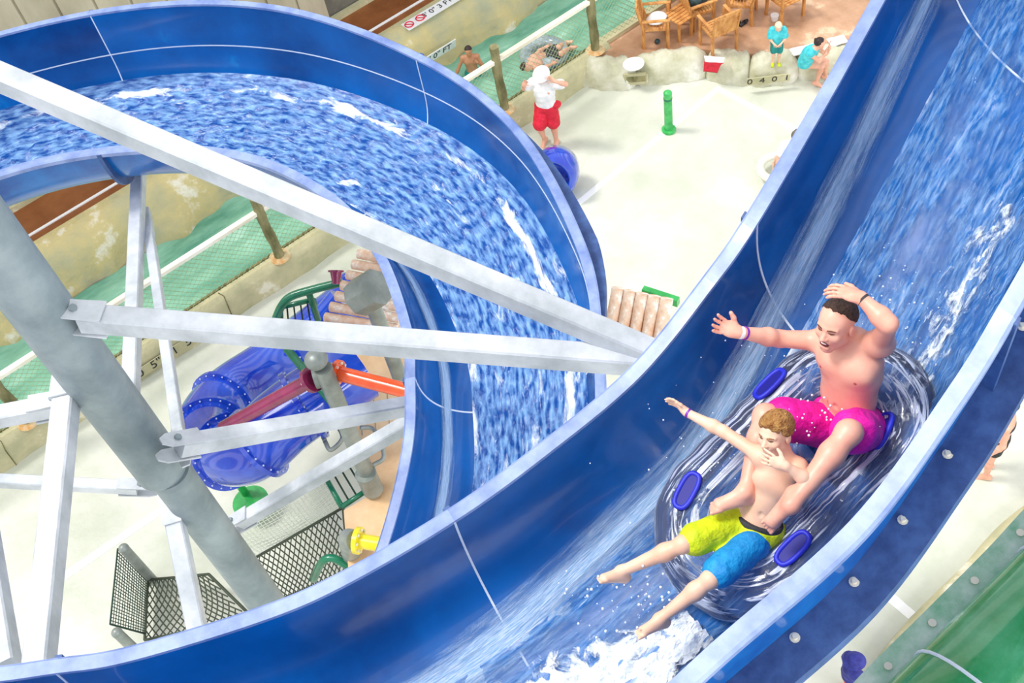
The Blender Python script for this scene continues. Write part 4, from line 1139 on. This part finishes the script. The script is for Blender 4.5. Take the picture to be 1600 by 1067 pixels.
def striped():
    m, t, b = new_mat('striped_cloth'); wv = t.nodes.new('ShaderNodeTexWave'); wv.inputs['Scale'].default_value = 6
    rp = t.nodes.new('ShaderNodeValToRGB'); rp.color_ramp.interpolation = 'CONSTANT'; rp.color_ramp.elements[0].color = srgb(40, 40, 80); rp.color_ramp.elements[1].position = .5; rp.color_ramp.elements[1].color = srgb(236, 236, 240)
    tcn = t.nodes.new('ShaderNodeTexCoord'); t.links.new(tcn.outputs['Object'], wv.inputs[0]); t.links.new(wv.outputs['Fac'], rp.inputs[0]); t.links.new(rp.outputs[0], b.inputs['Base Color']); return m
M['striped'] = striped()
f = fl_(1158, 24); blob('towel', np.array([f[0], f[1], DZ + .5]), (.2, .16, .06), 'striped', 'striped cloth on a wooden armchair near the top edge', 'towel', 3)
for (x, y), lb in (((1150, 40), 'left black sandal under the armchairs'), ((1162, 38), 'right black sandal under the armchairs')):
    f = fl_(x, y); rt = empty('sandal', (f[0], f[1], DZ), lb, 'sandal', 'black sandals')
    MB().tube([(f[0] - .1, f[1], DZ + .02), (f[0], f[1] + .01, DZ + .02), (f[0] + .12, f[1] + .02, DZ + .02)], [.035, .04, .03], 8).build('sole', 'black', rt, smooth=True)
    MB().tube([(f[0] + .02, f[1] - .05, DZ + .03), (f[0] + .04, f[1], DZ + .08), (f[0] + .03, f[1] + .05, DZ + .03)], .012, 6).build('strap', 'black', rt, smooth=True)
f = P(1210, 31, DZ); cp = MB().tube([f, f + Z_ * .11], [.06, .08], 14); props(cp.build('cup', 'white', smooth=True, sharp=40), 'small white bowl on the deck by the right armchair', 'bowl')
f = P(1027, 68, DZ); props(MB().ball(f + Z_ * .05, .05, 6, sc=(1.2, 1, 1)).build('drink_bottle', 'bag_dark', smooth=True), 'small dark bottle lying under the leftmost armchair', 'bottle')
# cloths laid over the rocks and deck
def drape(name, quad, m, label, cat, th_=.02):
    c = [P(*q) for q in quad]; n = 12; top = []
    for i in range(n + 1):
        row = []
        for j in range(n + 1):
            u, v = i / n, j / n; p_ = (c[0] * (1 - u) + c[1] * u) * (1 - v) + (c[3] * (1 - u) + c[2] * u) * v
            row.append(p_ + Z_ * (th_ + .06 * math.sin(pi * v) * (1 if name == 'shirt' else 0) + .012 * nz3(p_, 9)))
        top.append(row)
    G = np.array(top); mb = MB().grid(G); mb.grid(G - Z_ * th_)
    for e in (G[0], G[-1], G[:, 0], G[:, -1]): mb.grid(np.array([e, e - Z_ * th_]))
    return props(mb.build(name, m, smooth=True), label, cat)
drape('shirt', [(1101, 96, .56), (1131, 99, .56), (1121, 114, .3), (1099, 112, .3)], 'red_cloth', 'red shirt drying over the boulder edge', 'shirt')
drape('towel', [(1100, 88, .55), (1133, 91, .55), (1130, 98, .58), (1102, 97, .58)], 'white_cloth', 'narrow white towel edge behind the red shirt', 'towel')
drape('towel', [(1232, 78, .46), (1272, 68, .46), (1282, 80, .46), (1240, 88, .46)], 'white_cloth', 'white towel on the deck behind the woman', 'towel')
drape('towel', [(1291, 62, .5), (1318, 55, .5), (1325, 66, .5), (1300, 74, .5)], 'white_cloth', 'white towel on the deck beyond the face of the woman', 'towel')
#@@PEOPLE
# ---------------------------------------------------------------- double vinyl raft tube
def ray_plane(x, y, p0, nn):
    d = R_CAM @ np.array([x - 800.0, 533.5 - y, -FPX]); o = np.array([0, 0, CAM_H]); t = ((p0 - o) @ nn) / (d @ nn); return o + d * t
az_, pi_ = math.radians(178), math.radians(18)
TD = np.array([math.cos(az_) * math.cos(pi_), math.sin(az_) * math.cos(pi_), -math.sin(pi_)])
TS = nrm(np.cross(TD, [0, 0, 1])); TU = np.cross(TS, TD); TC = np.array([2.46, 1.775, 8.99]); TB = np.stack([TD, TS, TU], 1)
TR0, TR, TSEP = .315, .185, .36
def stad(X, Y, Z):
    px, py, pz = X - TC[0], Y - TC[1], Z - TC[2]
    lx = px * TD[0] + py * TD[1] + pz * TD[2]; ly = px * TS[0] + py * TS[1] + pz * TS[2]; lz = px * TU[0] + py * TU[1] + pz * TU[2]
    ax = np.maximum(np.abs(lx) - TSEP, 0); rr = np.sqrt(ax ** 2 + ly ** 2) - TR0
    ang = np.arctan2(ly, lx)
    return np.sqrt(rr ** 2 + lz ** 2) - TR * (1 + .018 * np.cos(ang * 22))
def bar(X, Y, Z):
    px, py, pz = X - TC[0], Y - TC[1], Z - TC[2]
    lx = px * TD[0] + py * TD[1] + pz * TD[2]; ly = px * TS[0] + py * TS[1] + pz * TS[2]; lz = px * TU[0] + py * TU[1] + pz * TU[2]
    q = np.maximum(np.abs(ly) - .22, 0)
    return np.sqrt((lx * .9) ** 2 + (lz + .02) ** 2 + q ** 2) - .14
S = Sdf(); S.fn(stad, TC - 1.1, TC + 1.1, k=.03); S.fn(bar, TC - .5, TC + .5, k=.06)
V, Fc = S.mesh(.012)
def vinyl():
    m, t, b = new_mat('clear_vinyl'); N, L = t.nodes, t.links
    o_ = N['Material Output']
    b.inputs['Base Color'].default_value = srgb(206, 214, 236); b.inputs['Roughness'].default_value = .06
    b.inputs['Specular IOR Level'].default_value = 1.0; b.inputs['Coat Weight'].default_value = 1
    tr = N.new('ShaderNodeBsdfTransparent'); tr.inputs[0].default_value = (.86, .9, 1, 1)
    lw = N.new('ShaderNodeLayerWeight'); lw.inputs[0].default_value = .35
    tcn = N.new('ShaderNodeAttribute'); tcn.attribute_name = 'ringco'; mpn = N.new('ShaderNodeMapping'); mpn.inputs['Scale'].default_value = (.9, 2.2, 1)
    nz = N.new('ShaderNodeTexNoise'); nz.inputs['Scale'].default_value = 1.3; nz.inputs['Detail'].default_value = 3; nz.inputs['Distortion'].default_value = 1.5
    rp = N.new('ShaderNodeMapRange'); rp.inputs[1].default_value = .50; rp.inputs[2].default_value = .60; rp.inputs[3].default_value = .08; rp.inputs[4].default_value = .85  # milky streaks paint the reflection highlights into the vinyl
    ad = N.new('ShaderNodeMath'); ad.operation = 'MAXIMUM'
    L.new(tcn.outputs['Vector'], mpn.inputs[0]); L.new(mpn.outputs[0], nz.inputs[0]); L.new(nz.outputs['Fac'], rp.inputs[0])
    bp = N.new('ShaderNodeBump'); bp.inputs['Strength'].default_value = .7; bp.inputs['Distance'].default_value = .02
    L.new(nz.outputs['Fac'], bp.inputs['Height']); L.new(bp.outputs[0], b.inputs['Normal'])
    L.new(lw.outputs['Fresnel'], ad.inputs[0]); L.new(rp.outputs[0], ad.inputs[1])
    mx = N.new('ShaderNodeMixShader'); L.new(ad.outputs[0], mx.inputs[0]); L.new(tr.outputs[0], mx.inputs[1]); L.new(b.outputs[0], mx.inputs[2]); L.new(mx.outputs[0], o_.inputs[0])
    return m
M['vinyl'] = vinyl()
M['handle_blue'] = mat('handle_blue', srgb(26, 34, 186), srgb(44, 56, 214), .5, scale=4)
M['handle_deep'] = mat('handle_slot', srgb(14, 14, 130), rough=.6)
tube = empty('inflatable_tube', TC - TU * .19, 'clear vinyl double tube with blue handles under the man and boy on the slide', 'inflatable tube')
vr = raw_obj('vinyl_ring', V, Fc, 'vinyl', tube, sm=0)
lq = (V - TC) @ TB; ax_ = np.maximum(np.abs(lq[:, 0]) - TSEP, 0) * np.sign(lq[:, 0]); rr_ = np.sqrt(ax_ ** 2 + lq[:, 1] ** 2)
at_ = vr.data.attributes.new('ringco', 'FLOAT_VECTOR', 'POINT')
th_ = np.arctan2(lq[:, 2], rr_ - TR0)
an_ = np.arctan2(lq[:, 1], ax_)
at_.data.foreach_set('vector', np.stack([np.cos(an_) * 1.2 + lq[:, 0] * .8, np.cos(th_) * 2.2 + 9, np.sin(th_) * 2.2 + np.sin(an_) * 1.2], 1).astype(np.float32).ravel())
for hx, hy in ((1075, 768), (1203, 600), (1240, 858), (1378, 672)):
    p = ray_plane(hx, hy, TC + TU * .17, TU); lc = np.array([(p - TC) @ TD, (p - TC) @ TS])
    ax_ = max(abs(lc[0]) - TSEP, 0) * math.copysign(1, lc[0]); rad = nrm(np.array([ax_, lc[1]])); 
    rr = math.hypot(ax_, lc[1]) - TR0; zz = math.sqrt(max(TR ** 2 - rr ** 2, .001))
    nn = nrm(TD * rad[0] * rr + TS * rad[1] * rr + TU * zz); c0 = p + TU * (zz - .17)
    tg = nrm(TD * -rad[1] + TS * rad[0]); tg = nrm(tg - (tg @ nn) * nn); sd_ = np.cross(nn, tg)
    hb = MB()
    loop = []
    for k in range(24):
        a = 2 * math.pi * k / 24; ca, sa = math.cos(a), math.sin(a)
        loop.append(c0 + tg * .098 * math.copysign(abs(ca) ** .7, ca) + sd_ * .042 * math.copysign(abs(sa) ** .7, sa))
    lp = []
    for k, p_ in enumerate(loop):
        d = nrm(loop[(k + 1) % 24] - loop[k - 1]); o_ = np.cross(d, nn)
        lp.append([p_ + .014 * (math.cos(a) * o_ + math.sin(a) * nn) + nn * .006 for a in np.arange(8) * math.pi / 4])
    hb.grid(lp, cu=True, cv=True)
    hb.build('handle', 'handle_blue', tube, smooth=True)
    MB().sweep([[p_ + (p_ - c0) * .12 - nn * .03 for p_ in loop], [p_ + (p_ - c0) * .12 + nn * .010 for p_ in loop]]).build('handle_patch', 'handle_deep', tube)

# ---------------------------------------------------------------- the riders
def PJ(D): return {k: P(x, y, CAM_H - d) for k, (x, y, d) in D.items()}
man = PJ(dict(pel=(1322,652,5.0), chest=(1330,574,4.66), neck=(1333,532,4.50), head=(1306,507,4.36),
 shR=(1287,533,4.62), elR=(1217,529,4.62), wrR=(1154,519,4.46), haR=(1098,498,4.36),
 shL=(1376,536,4.42), elL=(1388,506,4.16), wrL=(1345,465,4.12), haL=(1292,448,4.10),
 hipR=(1295,666,5.02), knR=(1196,650,4.83), anR=(1165,768,4.94), toR=(1092,784,4.92),
 hipL=(1350,670,5.0), knL=(1326,676,4.62), anL=(1237,788,4.74), toL=(1205,830,4.84)))
CAMP = np.array([0, 0, CAM_H])
tocam = nrm(CAMP - man['head'])
IX, IY, IZ = R_CAM[:, 0], R_CAM[:, 1], R_CAM[:, 2]      # photo right, photo up, towards the camera
fm = figure('person', man, 1.0, nrm(-.72 * IX - .48 * IY + .50 * IZ), nrm(.10 * IX + IY * .85 + .45 * IZ), 'skin_red',
            'shirtless man in magenta shorts riding behind the boy with one arm raised over his head', h=.005, laugh=1.3, hs=.252, hang=tocam,
            palms={'R': nrm(IY * .1 - .2 * IX + IZ), 'L': nrm(-.55 * IY - .1 * IX - .8 * IZ)}, curl=.34,
            footup={'R': nrm(IY * .8 + .1 * IX + .5 * IZ), 'L': nrm(IZ + .2 * IX)}, bulk=1.06)
hair(fm, 'hair_brown', cut_z=.27, cut_y=.3, thick=.02, h=.004, low=-.04)
face_bits(fm, laugh=True)
J = man
for g_ in (-1, 1):
    c_ = J['chest'] + fm['side'] * g_ * .095 + fm['fw'] * .10 + fm['up'] * .03
    MB().ball(c_, .018, 6, sc=(1, 1, 1)).build('nipple', 'lip', fm['root'], smooth=True)
shorts(fm, 'magenta', hem=.72, add=.02, waist=.045)
def band(fg, a, b, t, r, m, name='wristband', wd=.02):
    d = nrm(b - a); c = a + (b - a) * t
    return MB().tube([c - d * wd / 2, c + d * wd / 2], r, 20).build(name, m, fg['root'], smooth=True, sharp=40)
band(fm, J['elR'], J['wrR'], .97, .033, 'white_cloth'); band(fm, J['elR'], J['wrR'], .86, .035, 'purple', wd=.01)
band(fm, J['elL'], J['wrL'], .92, .033, 'dark_cloth', wd=.012)

boy = PJ(dict(pel=(1182,818,5.14), chest=(1212,758,4.93), neck=(1220,714,4.76), head=(1211,678,4.64),
 shR=(1190,713,4.80), elR=(1130,674,4.80), wrR=(1074,645,4.80), haR=(1038,615,4.78),
 shL=(1246,731,4.80), elL=(1264,752,4.70), wrL=(1228,728,4.62), haL=(1198,716,4.60),
 hipR=(1163,812,5.16), knR=(1068,850,5.06), anR=(972,892,5.2), toR=(930,893,5.1),
 hipL=(1198,830,5.18), knL=(1110,905,5.10), anL=(1032,966,5.25), toL=(992,982,5.2)))
fb = figure('person', boy, .76, nrm(-.72 * IX - .40 * IY + .55 * IZ), nrm(-.05 * IX + IY * .9 + .4 * IZ), 'skin_pale',
            'fair-haired boy in yellow and blue shorts lying back in front of the man', h=.005, laugh=0, hs=.215, hang=nrm(CAMP - boy['chest']),
            palms={'R': nrm(-IY + IZ * .6), 'L': nrm(-IZ + IY * .3)}, curl=.25, footup={'R': nrm(IY + .3 * IZ), 'L': nrm(IY + .5 * IZ)}, bulk=.98)
hair(fb, 'hair_blond', cut_z=.25, cut_y=.3, thick=.05, h=.004, low=-.3)
face_bits(fb, brow='hair_blond')
J = boy
sh = shorts(fb, 'lime', hem=.82, add=.016, waist=.03)
# the other leg of the shorts is blue
sJ = fb['J']; e_ = sJ['hipL'] + (sJ['knL'] - sJ['hipL']) * .84
cloth(fb, 'blue_shorts_leg', 'cyan_cloth', [('c', sJ['hipL'] * .75 + sJ['knL'] * .25, e_, .088 * fb['b'] + .024, .074 * fb['b'] + .028)], noise=.002)
cloth(fb, 'waistband', 'dark_cloth', [('e', sJ['pel'], np.array([.155, .115, .125]) * fb['b'] + .019)], [(sJ['pel'] + fb['up'] * .045, fb['up']), (sJ['pel'] + fb['up'] * .018, -fb['up'])])
band(fb, J['elR'], J['wrR'], .97, .026, 'purple', wd=.012)

# ---------------------------------------------------------------- people below
IXh = nrm([IX[0], IX[1], 0]); IYh = nrm([IY[0], IY[1], 0])
def stand(base, f, s, over={}, hs=None):
    f = nrm(f); r = np.cross(f, Z_); base = np.asarray(base, float)
    J = dict(pel=(0, 0, .93), chest=(0, 0, 1.25), neck=(0, -.01, 1.46), head=(0, .03, 1.62), shR=(.18, 0, 1.41), elR=(.27, -.03, 1.12), wrR=(.28, .08, .88), haR=(.28, .12, .72),
             hipR=(.09, 0, .90), knR=(.10, .03, .50), anR=(.10, 0, .08), toR=(.12, .2, .03))
    for k in list(J):
        if k.endswith('R'): x, y, z = J[k]; J[k[:-1] + 'L'] = (-x, y, z)
    J.update(over)
    return {k: base + (r * v[0] + f * v[1] + Z_ * v[2]) * s for k, v in J.items()}
def shirt(fg, m, sleeves=.5, hem=.0, name='shirt', add=.028):
    J, b, s = fg['J'], fg['b'], fg['s']; shw = np.linalg.norm(J['shR'] - J['shL']); pr = []
    pr += [('e', J['chest'], np.array([shw * .48, .115 * b, .17 * s]) + add), ('e', (J['pel'] + J['chest']) / 2, np.array([.148 * b, .11 * b, .18 * s]) + add), ('e', J['pel'] + fg['up'] * .03, np.array([.155 * b, .11 * b, .10 * s]) + add)]
    pr.append(('e', (J['chest'] + J['neck']) / 2, np.array([shw * .46, .09 * b, .09 * s]) + add))
    af = []
    for g in 'RL':
        pr.append(('c', J['neck'] - fg['up'] * .03, J['sh' + g], .045 * b + add, .055 * b + add))
        if sleeves: af.append(('c', J['sh' + g], J['sh' + g] + (J['el' + g] - J['sh' + g]) * sleeves, .055 * b + add, .052 * b + add * 1.3))
    return cloth(fg, name, m, pr, [(J['pel'] + fg['up'] * (hem - .02) * s, -fg['up'])], noise=.003, after=af)
def hat(fg, m, brim=.62, name='hat'):
    c = fg['J']['head']; B = fg['HB']; s = fg['hs']; T = lambda x, y, z: c + B @ (np.array([x, y, z]) * s); L_ = []
    for z, r in ((.56, .05), (.54, .26), (.46, .36), (.22, .42), (.20, brim), (.17, brim + .01), (.18, .40), (.30, .38), (.44, .30), (.5, .05)):
        L_.append([T(r * math.cos(a), -.03 + r * 1.1 * math.sin(a), z + (-.12 * (r > .5)) * (1 if math.sin(a) > -.5 else .6)) for a in np.arange(24) * pi / 12])
    return MB().sweep(L_).build(name, m, fg['root'], smooth=True, sharp=60)

g = P(862, 224, 0)
lf = -IYh - .25 * IXh
lg = figure('person', stand(g, lf, 1.0, dict(elR=(.36, .04, 1.28), wrR=(.30, .16, 1.46), haR=(.22, .16, 1.60), elL=(-.42, .0, 1.46), wrL=(-.28, .12, 1.60), haL=(-.17, .12, 1.68), chest=(0, .01, 1.24),
    knR=(.12, .16, .52), anR=(.12, .02, .10), toR=(.14, .2, .03))), 1.04, lf - .4 * Z_, Z_ + .3 * lf, 'skin', 'lifeguard in white hat, white shirt and red shorts standing in the pool with arms raised', h=.012, belly=.02)
shirt(lg, 'white_cloth', .6); shorts(lg, 'red_cloth', hem=.85, add=.03, waist=.05); hat(lg, 'white_cloth')
T = lambda x, y, z: lg['J']['head'] + lg['HB'] @ (np.array([x, y, z]) * lg['hs'])
MB().tube([T(-.3, .2, .06), T(-.14, .38, .04), T(0, .41, .05), T(.14, .38, .04), T(.3, .2, .06)], [.02, .022, .01, .022, .02], 8).build('sunglasses', 'black', lg['root'], smooth=True)
pk = lg['J']['hipL'] + lg['side'] * -.10 + np.array([0, 0, .06]); MB().ball(pk, .1, 8, sc=(1, .8, .7)).build('hip_pack', 'red_cloth', lg['root'], smooth=True)

b_ = P(740, 118, .34); f_ = -IYh + .1 * IXh
ky = figure('person', stand([b_[0], b_[1], .34 - .60], f_, .74, dict(elL=(-.30, .1, 1.18), wrL=(-.2, .22, 1.38), haL=(-.1, .2, 1.5), elR=(.34, .1, 1.15), wrR=(.44, .2, 1.0), haR=(.5, .28, .9))), .76, f_ - .2 * Z_, Z_, 'skin_tan', 'dark-haired boy standing waist deep in the river with one hand at his face', h=.012, hs=.2)
hair(ky, 'hair_dark', cut_z=.25, thick=.03, h=.009); shorts(ky, 'teal_cloth', hem=.8, add=.02)

M['ring_grey'] = mat('grey_vinyl', srgb(120, 138, 150), srgb(176, 190, 196), .15, scale=4, coat=.8)
def ring(c, R0_, r, m, label, name='inflatable_ring'):
    mb = MB(); G = []
    for a in np.arange(36) * 2 * pi / 36:
        d = np.array([math.cos(a), math.sin(a), 0]); G.append([c + d * (R0_ + r * math.cos(t)) + Z_ * r * math.sin(t) for t in np.arange(14) * 2 * pi / 14])
    return props(mb.grid(G, cu=True, cv=True).build(name, m, smooth=True), label, 'inflatable ring')
rc_ = P(850, 84, .42); ring(rc_, .34, .14, 'ring_grey', 'grey inflatable ring floating in the river behind the white-hatted lifeguard')
q = lambda x, y, z: P(x, y, z)
fp = figure('person', dict(pel=q(850, 88, .42), chest=q(838, 97, .55), neck=q(829, 102, .66), head=q(822, 105, .74), shR=q(833, 90, .64), elR=q(842, 80, .58), wrR=q(852, 74, .55), haR=q(860, 70, .55),
    shL=q(838, 108, .60), elL=q(850, 106, .55), wrL=q(862, 100, .52), haL=q(870, 96, .52), hipR=q(853, 84, .42), knR=q(872, 74, .60), anR=q(885, 66, .42), toR=q(892, 62, .5),
    hipL=q(856, 92, .42), knL=q(876, 84, .60), anL=q(892, 74, .42), toL=q(899, 70, .5)), .9, IXh + .6 * Z_, Z_ - .5 * IXh, 'skin', 'person lying back in the grey ring on the river', h=.014, hang=Z_)
hair(fp, 'hair_brown', thick=.05, h=.012); shorts(fp, 'dark_cloth')

t_ = P(1212, 99, .46)
f_ = -IYh
td = figure('person', stand(t_, f_, .53, dict(head=(0, .10, 1.60), elR=(.26, .08, 1.14), wrR=(.12, .24, 1.02), haR=(.03, .28, .95), elL=(-.26, .08, 1.14), wrL=(-.12, .24, 1.02), haL=(-.03, .28, .95))), .55, f_ - .7 * Z_, Z_ + .8 * f_, 'skin_pale', 'toddler in turquoise top and shorts standing on the boulders', h=.009, hs=.185)
M['hair_white'] = mat('hair_pale', srgb(220, 190, 150), srgb(244, 226, 200), .6, scale=30)
hair(td, 'hair_white', cut_z=.3, thick=.03, h=.008); shirt(td, 'aqua_cloth', .7); shorts(td, 'teal_cloth', hem=.8, add=.014)
for g_ in 'RL': MB().tube([td['J']['an' + g_] - [0, 0, .03], td['J']['to' + g_]], [.03, .026], 8).build('shoe', 'lime', td['root'], smooth=True)

wm = figure('person', dict(pel=q(1258, 97, .58), chest=q(1264, 84, .85), neck=q(1273, 76, 1.02), head=q(1281, 68, 1.12), shR=q(1266, 84, .98), elR=q(1280, 96, .80), wrR=q(1290, 84, .95), haR=q(1292, 74, 1.02),
    shL=q(1275, 74, .96), elL=q(1290, 84, .78), wrL=q(1296, 76, .92), haL=q(1296, 68, 1.0), hipR=q(1260, 100, .56), knR=q(1284, 103, .56), anR=q(1276, 128, .12), toR=q(1286, 132, .06),
    hipL=q(1262, 92, .56), knL=q(1290, 96, .58), anL=q(1290, 118, .14), toL=q(1300, 120, .1)), .92, IXh - .1 * Z_, Z_ + .1 * IXh, 'skin', 'dark-haired woman in aqua swimsuit sitting on the boulder edge, hands at her mouth', h=.012, male=False, hang=IXh)
hair(wm, 'hair_dark', cut_z=.3, thick=.05, h=.01, bun=(0, -.42, .42)); shirt(wm, 'aqua_cloth', 0, name='swimsuit')

w1 = figure('person', stand(P(1236, 318, 0), -IYh, .95, {}), .95, -IYh - .3 * Z_, Z_ + .2 * -IYh, 'skin', 'person in grey cap mostly hidden behind the upper slide rim', h=.014)
hat(w1, 'dark_grey', brim=.44, name='cap'); shirt(w1, 'white_cloth', .6); shorts(w1, 'dark_cloth')
w2 = figure('person', stand(P(1219, 292, 0), -IYh, .5, {}), .5, -IYh - .2 * Z_, Z_, 'skin_pale', 'small child with orange hair beside the cream ring at the slide rim', h=.011, hs=.19)
M['hair_orange'] = mat('hair_orange', srgb(216, 96, 40), srgb(240, 150, 80), .6, scale=30)
hair(w2, 'hair_orange', thick=.05, h=.009); shorts(w2, 'aqua_cloth')
M['cream'] = mat('cream_vinyl', srgb(222, 218, 196), srgb(246, 244, 232), .3, scale=4)
ring(P(1216, 262, .22), .30, .07, 'cream', 'cream inflatable ring partly hidden behind the slide rim')

w3 = figure('person', stand(P(1541, 738, 0), -IXh + .4 * IYh, 1.0, dict(elR=(.30, .12, 1.16), wrR=(.2, .3, 1.1), haR=(.12, .4, 1.1))), 1.0, -IXh - .1 * Z_, Z_ - .1 * IXh, 'skin', 'person in black swimwear walking beyond the bolted outer rim of the slide', h=.012, male=False)
hair(w3, 'hair_dark', cut_z=.3, thick=.06, h=.01); shorts(w3, 'dark_cloth', hem=.45); cloth(w3, 'top', 'dark_cloth', [('e', w3['J']['chest'] + w3['up'] * .02, np.array([.18, .125, .09]))])

w4 = figure('person', stand(P(1320, 1080, 0), IXh + .1 * IYh, .62, dict(elR=(.2, .2, 1.2), wrR=(.15, .42, 1.22), haR=(.12, .55, 1.24))), .64, IXh + .1 * Z_, Z_ + .1 * IXh, 'skin_pale', 'child in navy sun hat and navy top at the bottom edge by the green slide', h=.01, hs=.2)
hat(w4, 'navy_cloth', brim=.6, name='sun_hat'); shirt(w4, 'navy_cloth', .5); shorts(w4, 'red_cloth')
